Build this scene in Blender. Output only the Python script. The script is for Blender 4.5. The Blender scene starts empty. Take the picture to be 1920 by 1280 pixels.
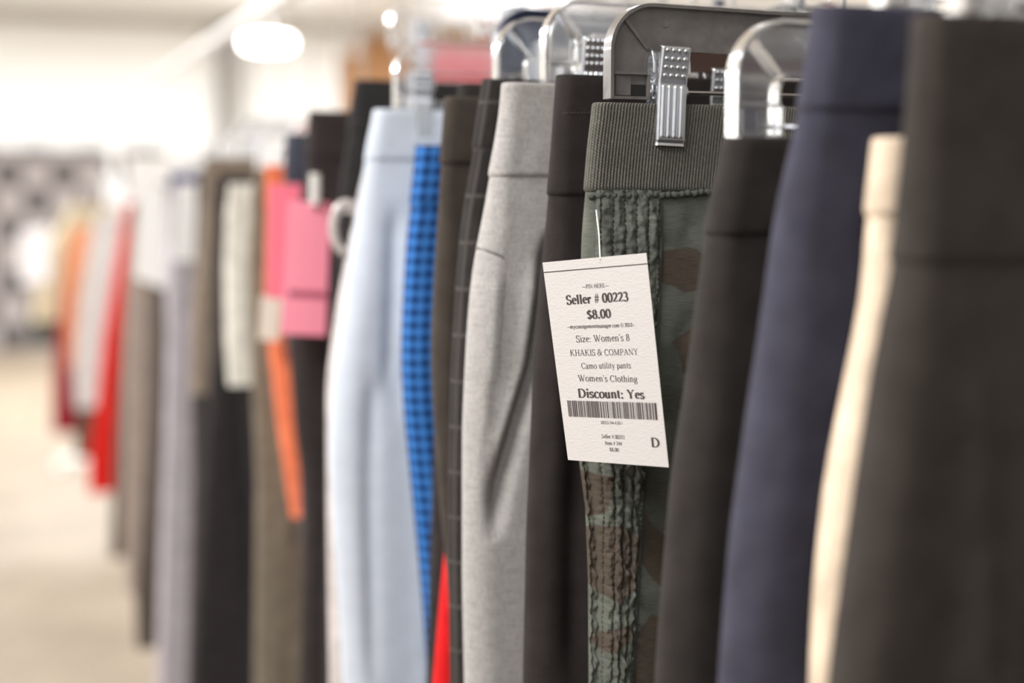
import bpy, math, random
import numpy as np
from mathutils import Vector, noise

SC = bpy.context.scene
COL = SC.collection
PI = math.pi

# ------------------------------------------------------------------ camera, world, lights, exposure
FPX = 2666.667                       # 50 mm lens on a 36 mm wide sensor, 1920 px
CAM_H = 1.12
YAW, PITCH = math.radians(20.4), math.radians(6.0)
cam_d = bpy.data.cameras.new('camera')
cam = bpy.data.objects.new('camera', cam_d)
COL.objects.link(cam)
cam.location = (0, 0, CAM_H)
cam.rotation_euler = (PI / 2 - PITCH, 0, -YAW)
cam_d.lens, cam_d.sensor_width = 50.0, 36.0
cam_d.clip_start = 0.02
cam_d.dof.use_dof = True
cam_d.dof.focus_distance = 0.775
cam_d.dof.aperture_fstop = 2.8
SC.camera = cam

world = bpy.data.worlds.new('world')
SC.world = world
world.use_nodes = True
world.node_tree.nodes['Background'].inputs[0].default_value = (0.93, 0.96, 1.0, 1)
world.node_tree.nodes['Background'].inputs[1].default_value = 0.6

SC.view_settings.view_transform = 'Standard'
SC.view_settings.look = 'None'
SC.view_settings.exposure = 0.12
SC.view_settings.gamma = 1.0
SC.view_settings.use_curve_mapping = False

CEIL = 2.44


def area(name, loc, sx, sy, power, color=(0.975, 0.985, 1.0)):
    l = bpy.data.lights.new(name, 'AREA')
    l.shape = 'RECTANGLE'
    l.size, l.size_y = sx, sy
    l.energy = power
    l.color = color
    o = bpy.data.objects.new(name, l)
    o.location = loc
    COL.objects.link(o)
    return o


LAMPS = [(-1.0, -2.0), (-1.0, 0.3), (-1.0, 2.6), (-1.0, 5.2), (-1.2, 8.1), (-3.2, 8.1),  # first one, behind the camera: added cool fill for near fronts and clip
         (2.2, 2.6), (2.2, 5.2), (0.9, 8.3), (3.0, 8.1)]  # those at the far end are added to brighten the back wall
for lx, ly in LAMPS:
    area('troffer_and_fill_light', (lx, ly, CEIL - 0.035), 0.56, 1.16, 45 if ly < -1 else 84 if ly < 3 else (80 if ly < 7 else 135), (0.84, 0.92, 1.0) if ly < -1 else (0.955, 0.975, 1.0))

# ------------------------------------------------------------------ pixel <-> world (a point of the photo at a known distance)
_fw = np.array([math.sin(YAW) * math.cos(PITCH), math.cos(YAW) * math.cos(PITCH), -math.sin(PITCH)])
_rt = np.array([math.cos(YAW), -math.sin(YAW), 0.0])
_up = np.cross(_rt, _fw)
_c0 = np.array([0, 0, CAM_H])


def ray(x, y):
    return _fw + _rt * ((x - 960) / FPX) - _up * ((y - 640) / FPX)


def at(x, y, Y):
    """world point seen at pixel (x, y) on the plane at distance Y down the rail"""
    r = ray(x, y)
    return _c0 + r * (Y / r[1])


def at_d(x, y, d):
    return _c0 + ray(x, y) * d


# ------------------------------------------------------------------ object helpers
def lin(c):
    out = []
    for v in c:
        v = v / 255.0
        out.append(v / 12.92 if v <= 0.04045 else ((v + 0.055) / 1.055) ** 2.4)
    return (*out, 1.0)


def link(name, me, mat=None, parent=None):
    o = bpy.data.objects.new(name, me)
    COL.objects.link(o)
    if parent is not None:
        o.parent = parent
    if mat is not None and len(me.materials) == 0:
        me.materials.append(mat)
    return o


def thing(name, label, cat, loc=(0, 0, 0), group=None):
    o = bpy.data.objects.new(name, None)
    o.empty_display_size = 0.03
    COL.objects.link(o)
    o.location = loc
    tag(o, label, cat, group)
    return o


def tag(o, label, cat, group=None):
    o['label'] = label
    o['category'] = cat
    if group:
        o['group'] = group
    return o


class MB:
    """collects geometry, then links it as one mesh object"""

    def __init__(self):
        self.v, self.f, self.mi = [], [], []

    def add(self, vs, fs, mi=0):
        b = len(self.v)
        self.v += [tuple(map(float, p)) for p in vs]
        self.f += [tuple(i + b for i in f) for f in fs]
        self.mi += [mi] * len(fs)

    def box(self, lo, hi, mi=0):
        x0, y0, z0 = lo
        x1, y1, z1 = hi
        self.add([(x0, y0, z0), (x1, y0, z0), (x1, y1, z0), (x0, y1, z0),
                  (x0, y0, z1), (x1, y0, z1), (x1, y1, z1), (x0, y1, z1)],
                 [(0, 3, 2, 1), (4, 5, 6, 7), (0, 1, 5, 4), (1, 2, 6, 5), (2, 3, 7, 6), (3, 0, 4, 7)], mi)

    def tube(self, pts, r, n=10, closed=False, mi=0, caps=True):
        pts = [Vector(p) for p in pts]
        m = len(pts)
        rr = r if hasattr(r, '__len__') else [r] * m
        vs, prev = [], None
        for i, p in enumerate(pts):
            if closed:
                t = (pts[(i + 1) % m] - pts[i - 1]).normalized()
            else:
                t = (pts[min(i + 1, m - 1)] - pts[max(i - 1, 0)]).normalized()
            if prev is None:
                a = Vector((0, 0, 1)) if abs(t.z) < 0.9 else Vector((0, 1, 0))
                u = t.cross(a).normalized()
            else:
                u = (prev - t * prev.dot(t)).normalized()
            prev = u
            w = t.cross(u)
            for k in range(n):
                an = 2 * PI * k / n
                vs.append(p + (u * math.cos(an) + w * math.sin(an)) * rr[i])
        fs = []
        for i in range(m if closed else m - 1):
            j = (i + 1) % m
            for k in range(n):
                k2 = (k + 1) % n
                fs.append((i * n + k, i * n + k2, j * n + k2, j * n + k))
        if not closed and caps:
            fs.append(tuple(range(n))[::-1])
            fs.append(tuple((m - 1) * n + k for k in range(n)))
        self.add(vs, fs, mi)

    def ribbon(self, path, depth, thick, mi=0):
        """a flat strip following a path in x/z, standing depth deep in y"""
        m = len(path)
        vs, fs = [], []
        for i, (x, z) in enumerate(path):
            x0, z0 = path[max(i - 1, 0)]
            x1, z1 = path[min(i + 1, m - 1)]
            t = Vector((x1 - x0, z1 - z0)).normalized()
            n = Vector((-t.y, t.x)) * (thick / 2)
            for s in (-1, 1):
                vs.append((x + n.x * s, -depth / 2, z + n.y * s))
                vs.append((x + n.x * s, depth / 2, z + n.y * s))
        for i in range(m - 1):
            a, b = 4 * i, 4 * i + 4
            fs += [(a, b, b + 1, a + 1), (a + 2, a + 3, b + 3, b + 2), (a, a + 2, b + 2, b), (a + 1, b + 1, b + 3, a + 3)]
        fs += [(0, 1, 3, 2), (4 * m - 4, 4 * m - 2, 4 * m - 1, 4 * m - 3)]
        self.add(vs, fs, mi)

    def strip(self, outer, inner, y0, y1, mi=0):
        """a plate between two x/z paths of the same length"""
        m = len(outer)
        vs, fs = [], []
        for (a, b), (c, d) in zip(outer, inner):
            vs += [(a, y0, b), (c, y0, d), (a, y1, b), (c, y1, d)]
        for i in range(m - 1):
            a, b = 4 * i, 4 * i + 4
            fs += [(a, b, b + 1, a + 1), (a + 2, a + 3, b + 3, b + 2), (a, a + 2, b + 2, b), (a + 1, b + 1, b + 3, a + 3)]
        fs += [(0, 1, 3, 2), (4 * m - 4, 4 * m - 2, 4 * m - 1, 4 * m - 3)]
        self.add(vs, fs, mi)

    def mesh(self, name, mats=(), smooth=True, angle=40):
        me = bpy.data.meshes.new(name)
        me.from_pydata(self.v, [], self.f)
        for m in mats:
            me.materials.append(m)
        if any(self.mi):
            me.polygons.foreach_set('material_index', self.mi)
        if smooth:
            me.polygons.foreach_set('use_smooth', [True] * len(me.polygons))
            me.set_sharp_from_angle(angle=math.radians(angle))
        me.update()
        return me

    def build(self, name, mat, parent=None, smooth=True, angle=40):
        return link(name, self.mesh(name, [mat] if mat else [], smooth, angle), None, parent)


# ------------------------------------------------------------------ materials
class NT:
    def __init__(self, name):
        self.m = bpy.data.materials.new(name)
        self.m.use_nodes = True
        self.t = self.m.node_tree
        self.b = self.t.nodes['Principled BSDF']

    def node(self, kind, **kw):
        n = self.t.nodes.new(kind)
        for k, v in kw.items():
            setattr(n, k, v)
        return n

    def put(self, sock, v):
        if hasattr(v, 'is_linked') or isinstance(v, bpy.types.NodeSocket):
            self.t.links.new(v, sock)
        else:
            sock.default_value = v

    def math(self, op, a, b=0.0, c=0.0):
        n = self.node('ShaderNodeMath', operation=op)
        self.put(n.inputs[0], a)
        self.put(n.inputs[1], b)
        if op in ('MULTIPLY_ADD', 'SMOOTH_MIN'):
            self.put(n.inputs[2], c)
        return n.outputs[0]

    def mix(self, f, a, b):
        n = self.node('ShaderNodeMix', data_type='RGBA')
        self.put(n.inputs[0], f)
        self.put(n.inputs[6], a)
        self.put(n.inputs[7], b)
        return n.outputs[2]

    def uv(self):
        n = self.node('ShaderNodeUVMap')
        s = self.node('ShaderNodeSeparateXYZ')
        self.t.links.new(n.outputs[0], s.inputs[0])
        return n.outputs[0], s.outputs[0], s.outputs[1]

    def noise(self, vec, scale, detail=3.0, rough=0.5, dist=0.0):
        n = self.node('ShaderNodeTexNoise')
        if vec is not None:
            self.t.links.new(vec, n.inputs['Vector'])
        n.inputs['Scale'].default_value = scale
        n.inputs['Detail'].default_value = detail
        n.inputs['Roughness'].default_value = rough
        n.inputs['Distortion'].default_value = dist
        return n.outputs['Fac']

    def stretch(self, vec, sx, sy, rot=0.0):
        n = self.node('ShaderNodeMapping')
        self.t.links.new(vec, n.inputs[0])
        n.inputs['Scale'].default_value = (sx, sy, 1)
        n.inputs['Rotation'].default_value = (0, 0, rot)
        return n.outputs[0]

    def ramp(self, f, lo, hi):
        n = self.node('ShaderNodeMapRange')
        n.interpolation_type = 'SMOOTHSTEP'
        self.put(n.inputs[0], f)
        n.inputs[1].default_value, n.inputs[2].default_value = lo, hi
        return n.outputs[0]

    def bump(self, h, dist, strength=1.0):
        n = self.node('ShaderNodeBump')
        n.inputs['Strength'].default_value = strength
        n.inputs['Distance'].default_value = dist
        self.put(n.inputs['Height'], h)
        self.t.links.new(n.outputs[0], self.b.inputs['Normal'])


def plain(name, c, rough=0.5, metal=0.0, trans=0.0, ior=1.45, spec=None, raw=None):
    n = NT(name)
    n.b.inputs['Base Color'].default_value = lin(c)
    n.b.inputs['Roughness'].default_value = rough
    n.b.inputs['Metallic'].default_value = metal
    n.b.inputs['Transmission Weight'].default_value = trans
    n.b.inputs['IOR'].default_value = ior
    if spec is not None:
        n.b.inputs['Specular IOR Level'].default_value = spec
    return n.m


_fab = {}


def fabric(c, mode='plain', c2=None, sheen=0.02, var=0.18):
    key = (c, mode, c2)
    if key in _fab:
        return _fab[key]
    n = NT('fabric_' + mode)
    vec, u, v = n.uv()
    base = lin(c)
    hi = tuple(min(1, x * (1 + var)) for x in base[:3]) + (1,)
    lo = tuple(x * (1 - var) for x in base[:3]) + (1,)
    mott = n.noise(vec, 45, 4, 0.6)
    fine = n.noise(n.stretch(vec, 1400, 1400), 1.0, 2, 0.6)
    col = n.mix(n.ramp(mott, 0.3, 0.7), lo, hi)
    tw = lambda a, b, p: n.math('SINE', n.math('MULTIPLY', n.math('ADD', n.math('MULTIPLY', u, a), n.math('MULTIPLY', v, b)), 2 * PI / p))
    h = fine
    bd = 0.00025
    if mode == 'twill':
        w = tw(1, 0.75, 0.0011)
        h = n.math('ADD', n.math('MULTIPLY', w, 0.5), fine)
        col = n.mix(n.math('MULTIPLY', n.ramp(w, -1, 1), 0.5), col, lo)
    elif mode == 'heather':
        w = tw(1, 0.62, 0.00125)
        fl = n.noise(n.stretch(vec, 900, 420, 0.5), 1.0, 3, 0.7)
        fv = n.noise(n.stretch(vec, 1500, 90), 1.0, 3, 0.7)
        fh = n.noise(n.stretch(vec, 70, 1500), 1.0, 3, 0.7)
        dk = tuple(x * 0.5 for x in base[:3]) + (1,)
        lt = tuple(min(1, x * 1.45) for x in base[:3]) + (1,)
        s = n.math('ADD', n.math('MULTIPLY', n.math('ADD', fv, fh), 0.5), n.math('MULTIPLY', w, 0.18))
        s = n.math('ADD', n.math('MULTIPLY', s, 0.7), n.math('MULTIPLY', fl, 0.3))
        col = n.mix(n.ramp(s, 0.36, 0.64), dk, lt)
        h = n.math('ADD', n.math('MULTIPLY', w, 0.6), fine)
    elif mode == 'rib':
        w = tw(1, 0, 0.0019)
        knit = tw(0.5, 1, 0.0016)
        h = n.math('ADD', n.math('MULTIPLY', w, 1.0), n.math('MULTIPLY', knit, 0.35))
        h = n.math('ADD', h, fine)
        bd = 0.00045
        dk = tuple(x * 0.62 for x in base[:3]) + (1,)
        col = n.mix(n.ramp(w, -0.9, 0.6), dk, col)
        fz = n.noise(n.stretch(vec, 700, 300), 1.0, 3, 0.7)
        lt = tuple(x * 1.5 for x in base[:3]) + (1,)
        col = n.mix(n.math('MULTIPLY', n.ramp(fz, 0.5, 0.75), 0.6), col, lt)
    elif mode == 'gingham':
        p = 0.0096
        a = n.ramp(tw(1, 0, p), -0.25, 0.25)
        b = n.ramp(tw(0, 1, p), -0.25, 0.25)
        s = n.math('MULTIPLY', n.math('ADD', a, b), 0.5)
        col = n.mix(s, base, lin(c2))
    elif mode == 'plaid':
        a = n.ramp(tw(1, 0, 0.024), 0.93, 1.0)
        b = n.ramp(tw(0, 1, 0.030), 0.95, 1.0)
        a2 = n.ramp(tw(1, 0, 0.0052), 0.6, 1.0)
        s = n.math('MAXIMUM', n.math('MAXIMUM', a, b), n.math('MULTIPLY', a2, 0.18))
        col = n.mix(n.math('MULTIPLY', s, 0.75), col, lin(c2))
    elif mode == 'camo':
        at_ = n.node('ShaderNodeAttribute', attribute_name='print')
        rip = n.noise(n.stretch(vec, 120, 2600), 1.0, 3, 0.6)
        ed = n.math('ADD', at_.outputs['Fac'], n.math('MULTIPLY', n.math('SUBTRACT', n.noise(vec, 160, 4, 0.6), 0.5), 0.3))
        col = n.mix(n.ramp(ed, 0.42, 0.58), col, lin(c2))
        dk = n.node('ShaderNodeMix', data_type='RGBA', blend_type='MULTIPLY')
        dk.inputs[0].default_value = 0.55
        n.t.links.new(col, dk.inputs[6])
        g = n.node('ShaderNodeCombineColor')
        k = n.math('ADD', n.math('MULTIPLY', n.ramp(rip, 0.3, 0.7), 0.7), 0.55)
        for q in range(3):
            n.t.links.new(k, g.inputs[q])
        n.t.links.new(g.outputs[0], dk.inputs[7])
        col = dk.outputs[2]
        h = n.math('ADD', rip, fine)
        bd = 0.0003
    else:
        grain = n.noise(n.stretch(vec, 1100, 700), 1.0, 3, 0.75)
        col = n.mix(n.math('MULTIPLY', n.ramp(grain, 0.35, 0.65), 0.5), col, tuple(x * 0.55 for x in base[:3]) + (1,))
        lint = n.noise(n.stretch(vec, 500, 500), 1.0, 2, 0.8)
        col = n.mix(n.math('MULTIPLY', n.ramp(lint, 0.66, 0.8), 0.25), col, tuple(min(1, x * 1.8 + 0.01) for x in base[:3]) + (1,))
    if not isinstance(col, tuple):
        n.t.links.new(col, n.b.inputs['Base Color'])
    n.b.inputs['Roughness'].default_value = 0.85
    n.b.inputs['Specular IOR Level'].default_value = 0.12
    n.b.inputs['Sheen Weight'].default_value = sheen
    n.b.inputs['Sheen Roughness'].default_value = 0.45
    n.bump(h, bd, 0.8)
    _fab[key] = n.m
    return n.m


M_CLEAR = plain('clear_plastic', (250, 250, 250), 0.14, 0, 0.96, 1.49)
M_WHITE_PL = plain('white_plastic', (240, 238, 235), 0.35)
M_SMOKE = None
_n = NT('smoke_grey_plastic')
_v = _n.node('ShaderNodeTexCoord').outputs['Object']
_n.t.links.new(_n.mix(_n.ramp(_n.noise(_v, 60, 5, 0.6), 0.3, 0.75), lin((94, 89, 86)), lin((116, 111, 107))), _n.b.inputs['Base Color'])
_n.b.inputs['Roughness'].default_value = 0.28
_n.b.inputs['Coat Weight'].default_value = 0.4
_n.b.inputs['Metallic'].default_value = 0.15
_n.bump(_n.noise(_v, 220, 3, 0.5), 0.0003, 0.5)
M_SMOKE = _n.m
M_BLACK_PL_SHADE = plain('black_plastic_slot_shade', (36, 34, 33), 0.4)
M_BROWN_PL = plain('brown_plastic', (92, 70, 62), 0.25)
M_NAVY_PL = plain('navy_plastic', (40, 52, 78), 0.3)
_n = NT('zinc_plated_steel')
_v = _n.node('ShaderNodeTexCoord').outputs['Object']
_n.b.inputs['Base Color'].default_value = lin((240, 243, 248))
_n.b.inputs['Metallic'].default_value = 1.0
_n.t.links.new(_n.math('ADD', _n.math('MULTIPLY', _n.noise(_v, 300, 4, 0.6), 0.2), 0.22), _n.b.inputs['Roughness'])
M_STEEL = _n.m
M_CHROME = plain('chrome_wire', (225, 225, 228), 0.18, 1.0)
M_RAIL = plain('white_enamel', (238, 237, 234), 0.3)
M_INK = plain('black_ink', (60, 45, 42), 0.7)
M_THREAD = plain('dark_thread', (38, 36, 32), 0.9)
M_BROWN_THREAD = plain('brown_thread', (95, 86, 80), 0.9)
M_FIL = plain('nylon_filament', (245, 240, 232), 0.25, 0, 0.3, 1.5)

_n = NT('embossed_card')
_vec, _u, _w = _n.uv()
_vo = _n.node('ShaderNodeTexVoronoi', feature='SMOOTH_F1')
_n.t.links.new(_n.stretch(_vec, 0.62, 1.25), _vo.inputs['Vector'])
_vo.inputs['Scale'].default_value = 900
_h = _n.math('ADD', _vo.outputs['Distance'], _n.math('MULTIPLY', _n.noise(_vec, 700, 3, 0.6), 0.6))
_n.b.inputs['Base Color'].default_value = lin((188, 180, 174))
_n.b.inputs['Roughness'].default_value = 0.62
_n.bump(_h, 0.00022, 0.55)
M_CARD = _n.m


def card(c, rough=0.55):
    return plain('card', c, rough)


# ------------------------------------------------------------------ the room
def struct(name, mb, mat, smooth=False):
    o = mb.build(name, mat, None, smooth)
    o['kind'] = 'structure'
    return o


WALL_Y = 11.2
n = NT('carpet')
v = n.node('ShaderNodeTexCoord').outputs['Object']
n.t.links.new(n.mix(n.ramp(n.noise(v, 3.0, 5, 0.65), 0.3, 0.7), lin((116, 103, 86)), lin((132, 119, 101))), n.b.inputs['Base Color'])
n.b.inputs['Roughness'].default_value = 0.55
n.bump(n.noise(v, 180, 2, 0.5), 0.002, 0.3)
M_FLOOR = n.m
n = NT('painted_wall')
v = n.node('ShaderNodeTexCoord').outputs['Object']
n.t.links.new(n.mix(n.noise(v, 2.0, 3, 0.5), lin((242, 240, 236)), lin((248, 247, 244))), n.b.inputs['Base Color'])
n.b.inputs['Roughness'].default_value = 0.6
n.bump(n.noise(v, 90, 3, 0.5), 0.001, 0.2)
M_WALL = n.m
M_CEIL = plain('ceiling_white', (244, 243, 240), 0.7)
M_TRIM = plain('trim_grey', (196, 192, 187), 0.6)

m = MB(); m.box((-4.2, -3.2, -0.05), (5.2, WALL_Y + 0.1, 0)); struct('floor', m, M_FLOOR)
m = MB(); m.box((-4.2, -3.2, CEIL), (5.2, WALL_Y + 0.1, CEIL + 0.05)); struct('ceiling', m, M_CEIL)
m = MB(); m.box((-4.2, WALL_Y, 0), (5.2, WALL_Y + 0.1, CEIL)); struct('wall_back', m, M_WALL)
m = MB(); m.box((-4.2, -3.2, 0), (-4.1, WALL_Y, CEIL)); struct('wall_left', m, M_WALL)
m = MB(); m.box((5.1, -3.2, 0), (5.2, WALL_Y, CEIL)); struct('wall_right', m, M_WALL)
m = MB(); m.box((-4.1, WALL_Y - 0.05, CEIL - 0.075), (5.1, WALL_Y, CEIL)); struct('trim_1', m, M_TRIM)
m = MB(); m.box((-4.1, WALL_Y - 0.02, 0), (5.1, WALL_Y, 0.10)); struct('baseboard_back', m, plain('baseboard_cream', (232, 226, 212), 0.4))

# grey post on the back wall
a, b = at(413, 200, WALL_Y - 0.1), at(446, 200, WALL_Y - 0.1)
m = MB(); m.box((a[0], WALL_Y - 0.14, 0.10), (b[0], WALL_Y - 0.021, CEIL - 0.076)); struct('trim_2', m, plain('post_grey', (140, 134, 128), 0.6))

# lower block wall: dark headers between paler stretchers, every other course shifted
BY = 10.6
n = NT('block_wall')
g = n.node('ShaderNodeNewGeometry').outputs['Position']
s = n.node('ShaderNodeSeparateXYZ'); n.t.links.new(g, s.inputs[0])
x, z = s.outputs[0], s.outputs[2]
CH = 0.190; CW = 0.372
row = n.math('FLOOR', n.math('DIVIDE', z, CH))
odd = n.math('MODULO', row, 2.0)
xx = n.math('FRACT', n.math('ADD', n.math('DIVIDE', n.math('ADD', x, 20.0), CW), n.math('MULTIPLY', odd, 0.5)))
zz = n.math('FRACT', n.math('DIVIDE', z, CH))
def win(f, a, b, e):
    return n.math('MULTIPLY', n.ramp(f, a, a + e), n.math('SUBTRACT', 1.0, n.ramp(f, b - e, b)))
dark = n.math('MULTIPLY', win(xx, 0.0, 0.54, 0.02), win(zz, 0.10, 0.99, 0.05))
pale = n.mix(n.noise(g, 6, 4, 0.6), lin((126, 118, 115)), lin((138, 130, 127)))
n.t.links.new(n.mix(dark, pale, lin((56, 50, 48))), n.b.inputs['Base Color'])
n.b.inputs['Roughness'].default_value = 0.9
n.bump(dark, 0.006, 0.5)
pr = at(318, 275, BY)
m = MB(); m.box((-4.2, -3.3, 0), (5.2, -3.2, CEIL)); struct('wall_front', m, plain('wall_taupe', (190, 188, 185), 0.7))
m = MB(); m.box((-4.05, BY, 0.0), (pr[0], BY + 0.19, at(150, 276, BY)[2])); struct('wall_block', m, n.m)

# wooden wall board
WB = WALL_Y - 0.001
n = NT('plywood')
v = n.node('ShaderNodeTexCoord').outputs['Object']
n.t.links.new(n.mix(n.noise(n.stretch(v, 1, 8), 3.0, 5, 0.6), lin((172, 122, 78)), lin((190, 144, 100))), n.b.inputs['Base Color'])
n.b.inputs['Roughness'].default_value = 0.5
M_PLY = n.m
t = thing('notice_board', 'tan plywood board on the white back wall above the clothes', 'board', (0, 0, 0))
a, b = at(636, 100, WALL_Y), at(1010, 330, WALL_Y)
m = MB(); m.box((a[0], WB - 0.03, b[2]), (b[0], WB, a[2])); m.build('backing_panel', M_PLY, t, False)
a2, b2 = at(676, 66, WALL_Y), at(1010, 104, WALL_Y)
m = MB(); m.box((a2[0], WB - 0.045, a[2] + 0.002), (b[0], WB, a2[2])); m.build('header_panel', M_PLY, t, False)

# pale door panel and the round lamp on the back wall
m = MB(); a, b = at(482, 64, WALL_Y), at(634, 64, WALL_Y)
m.box((a[0], WALL_Y - 0.03, 0.0), (b[0], WALL_Y - 0.021, 2.22)); struct('door_1', m, plain('door_white', (250, 249, 247), 0.4))

n = NT('opal_glass')
n.b.inputs['Base Color'].default_value = (1, 1, 1, 1)
n.b.inputs['Emission Color'].default_value = (1, 0.98, 0.95, 1)
n.b.inputs['Emission Strength'].default_value = 14.0
M_OPAL = n.m
lc = at(502, 80, 9.3)
t = thing('ceiling_lamp', 'glowing white drum lamp hanging under the ceiling near the grey post', 'lamp', (lc[0], lc[1], CEIL))


def lathe(mb, prof, n_=40, c=(0, 0, 0)):
    vs, fs = [], []
    for r, z in prof:
        for k in range(n_):
            an = 2 * PI * k / n_
            vs.append((c[0] + r * math.cos(an), c[1] + r * math.sin(an), c[2] + z))
    for i in range(len(prof) - 1):
        for k in range(n_):
            k2 = (k + 1) % n_
            fs.append((i * n_ + k, i * n_ + k2, (i + 1) * n_ + k2, (i + 1) * n_ + k))
    mb.add(vs, fs)


zc = lc[2] - CEIL
m = MB(); lathe(m, [(0.001, zc - 0.036), (0.10, zc - 0.034), (0.145, zc - 0.025), (0.155, zc), (0.145, zc + 0.025), (0.10, zc + 0.034), (0.001, zc + 0.036)]); m.build('diffuser', M_OPAL, t)
m = MB(); m.tube([(0, 0, zc + 0.036), (0, 0, -0.02)], 0.008, 8); m.build('stem', M_RAIL, t)
m = MB(); lathe(m, [(0.001, -0.03), (0.05, -0.025), (0.06, 0.0)]); m.build('canopy', M_RAIL, t)

# ceiling troffers: a metal tray round each lamp, the added fill lamps too
for i, (lx, ly) in enumerate(LAMPS):
    side = 'over the aisle' if lx < 0 else 'behind the rack'
    t = thing('ceiling_and_fill_light', 'unseen white recessed fluorescent ceiling light ' + side, 'ceiling light', (lx, ly, CEIL), 'fluorescent lights ' + side)
    m = MB()
    for (x0, x1, y0, y1) in ((-0.31, -0.285, -0.61, 0.61), (0.285, 0.31, -0.61, 0.61), (-0.285, 0.285, -0.61, -0.585), (-0.285, 0.285, 0.585, 0.61)):
        m.box((x0, y0, -0.05), (x1, y1, -0.0005))
    m.build('frame', M_RAIL, t, False)

# ------------------------------------------------------------------ the garment rack
RAIL_X, RAIL_Z = 0.51, CAM_H + 0.34
t = thing('garment_rack', 'long white garment rack carrying the whole row of trousers', 'clothes rack', (RAIL_X, 0, 0))
m = MB(); m.tube([(0, 0.12, RAIL_Z), (0, 6.0, RAIL_Z)], 0.0125, 16); m.build('rail', M_RAIL, t)
for yy in (0.16, 5.96):
    m = MB(); m.tube([(0, yy, 0.05), (0, yy, RAIL_Z + 0.02)], 0.014, 14); m.build('upright', M_RAIL, t)
    m = MB(); m.tube([(-0.26, yy, 0.035), (0.26, yy, 0.035)], 0.014, 12)
    for s_ in (-1, 1):
        m.tube([(s_ * 0.25, yy, 0.0), (s_ * 0.25, yy, 0.034)], [0.018, 0.012], 12)
    m.build('foot', M_RAIL, t)

# ------------------------------------------------------------------ hangers
_hm = {}


def arc(cx, cz, r, a0, a1, k):
    return [(cx + r * math.cos(math.radians(a0 + (a1 - a0) * i / (k - 1))), cz + r * math.sin(math.radians(a0 + (a1 - a0) * i / (k - 1)))) for i in range(k)]


HW = 0.36


def hanger_frame():
    W = HW
    half_o = [(0, -0.0045), (0, 0.008), (0, 0.016)] + arc(0.025, 0.0225, 0.025, 180, 90, 12) + [(0.06, 0.0470), (0.11, 0.0462), (0.155, 0.0468), (W / 2, 0.052)]
    half_i = [(0.0235, -0.0045), (0.0235, 0.004), (0.0222, 0.0085)] + arc(0.0292, 0.0165, 0.007, 180, 90, 12) + [(0.06, 0.0233), (0.11, 0.0230), (0.155, 0.0225), (W / 2, 0.022)]
    m = MB()
    for mir in (0, 1):
        o = [((W - x if mir else x), z) for x, z in half_o]
        i_ = [((W - x if mir else x), z) for x, z in half_i]
        m.strip(o, i_, -0.0013, 0.0013)
        m.ribbon(o, 0.0105, 0.0019)
        m.ribbon(i_[2:], 0.0050, 0.0016)
        fx = (lambda x: W - x) if mir else (lambda x: x)
        m.ribbon([(fx(0.0085), 0.0395), (fx(0.0225), 0.0235)], 0.0066, 0.0017)          # diagonal rib
        m.ribbon([(fx(0.001), 0.0098), (fx(0.0225), 0.0098)], 0.0082, 0.0015)           # shelf rib over the end box
        m.ribbon([(fx(0.001), -0.0040), (fx(0.0235), -0.0040)], 0.0100, 0.0016)
        m.ribbon([(fx(0.0230), -0.0045), (fx(0.0230), 0.0092)], 0.0088, 0.0015)
        m.ribbon([(fx(0.0035), 0.0028), (fx(0.0125), 0.0028)], 0.0050, 0.0105)          # block that holds the rod
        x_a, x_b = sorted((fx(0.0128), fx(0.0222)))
        m.box((x_a, -0.0019, -0.0026), (x_b, -0.00135, 0.0036), 1)                       # dark box painting in the shade of the rod slot
    # a moulding ring mark
    for c in ((0.034, 0.0385),):
        m.tube([(c[0] + 0.0026 * math.cos(2 * PI * k / 24), -0.0014, c[1] + 0.0026 * math.sin(2 * PI * k / 24)) for k in range(24)], 0.00022, 5, True)
    m.tube([(W / 2, 0, 0.048), (W / 2, 0, 0.062)], [0.006, 0.0045], 12)
    return m.mesh('hanger_frame', (), True, 35)


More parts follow.
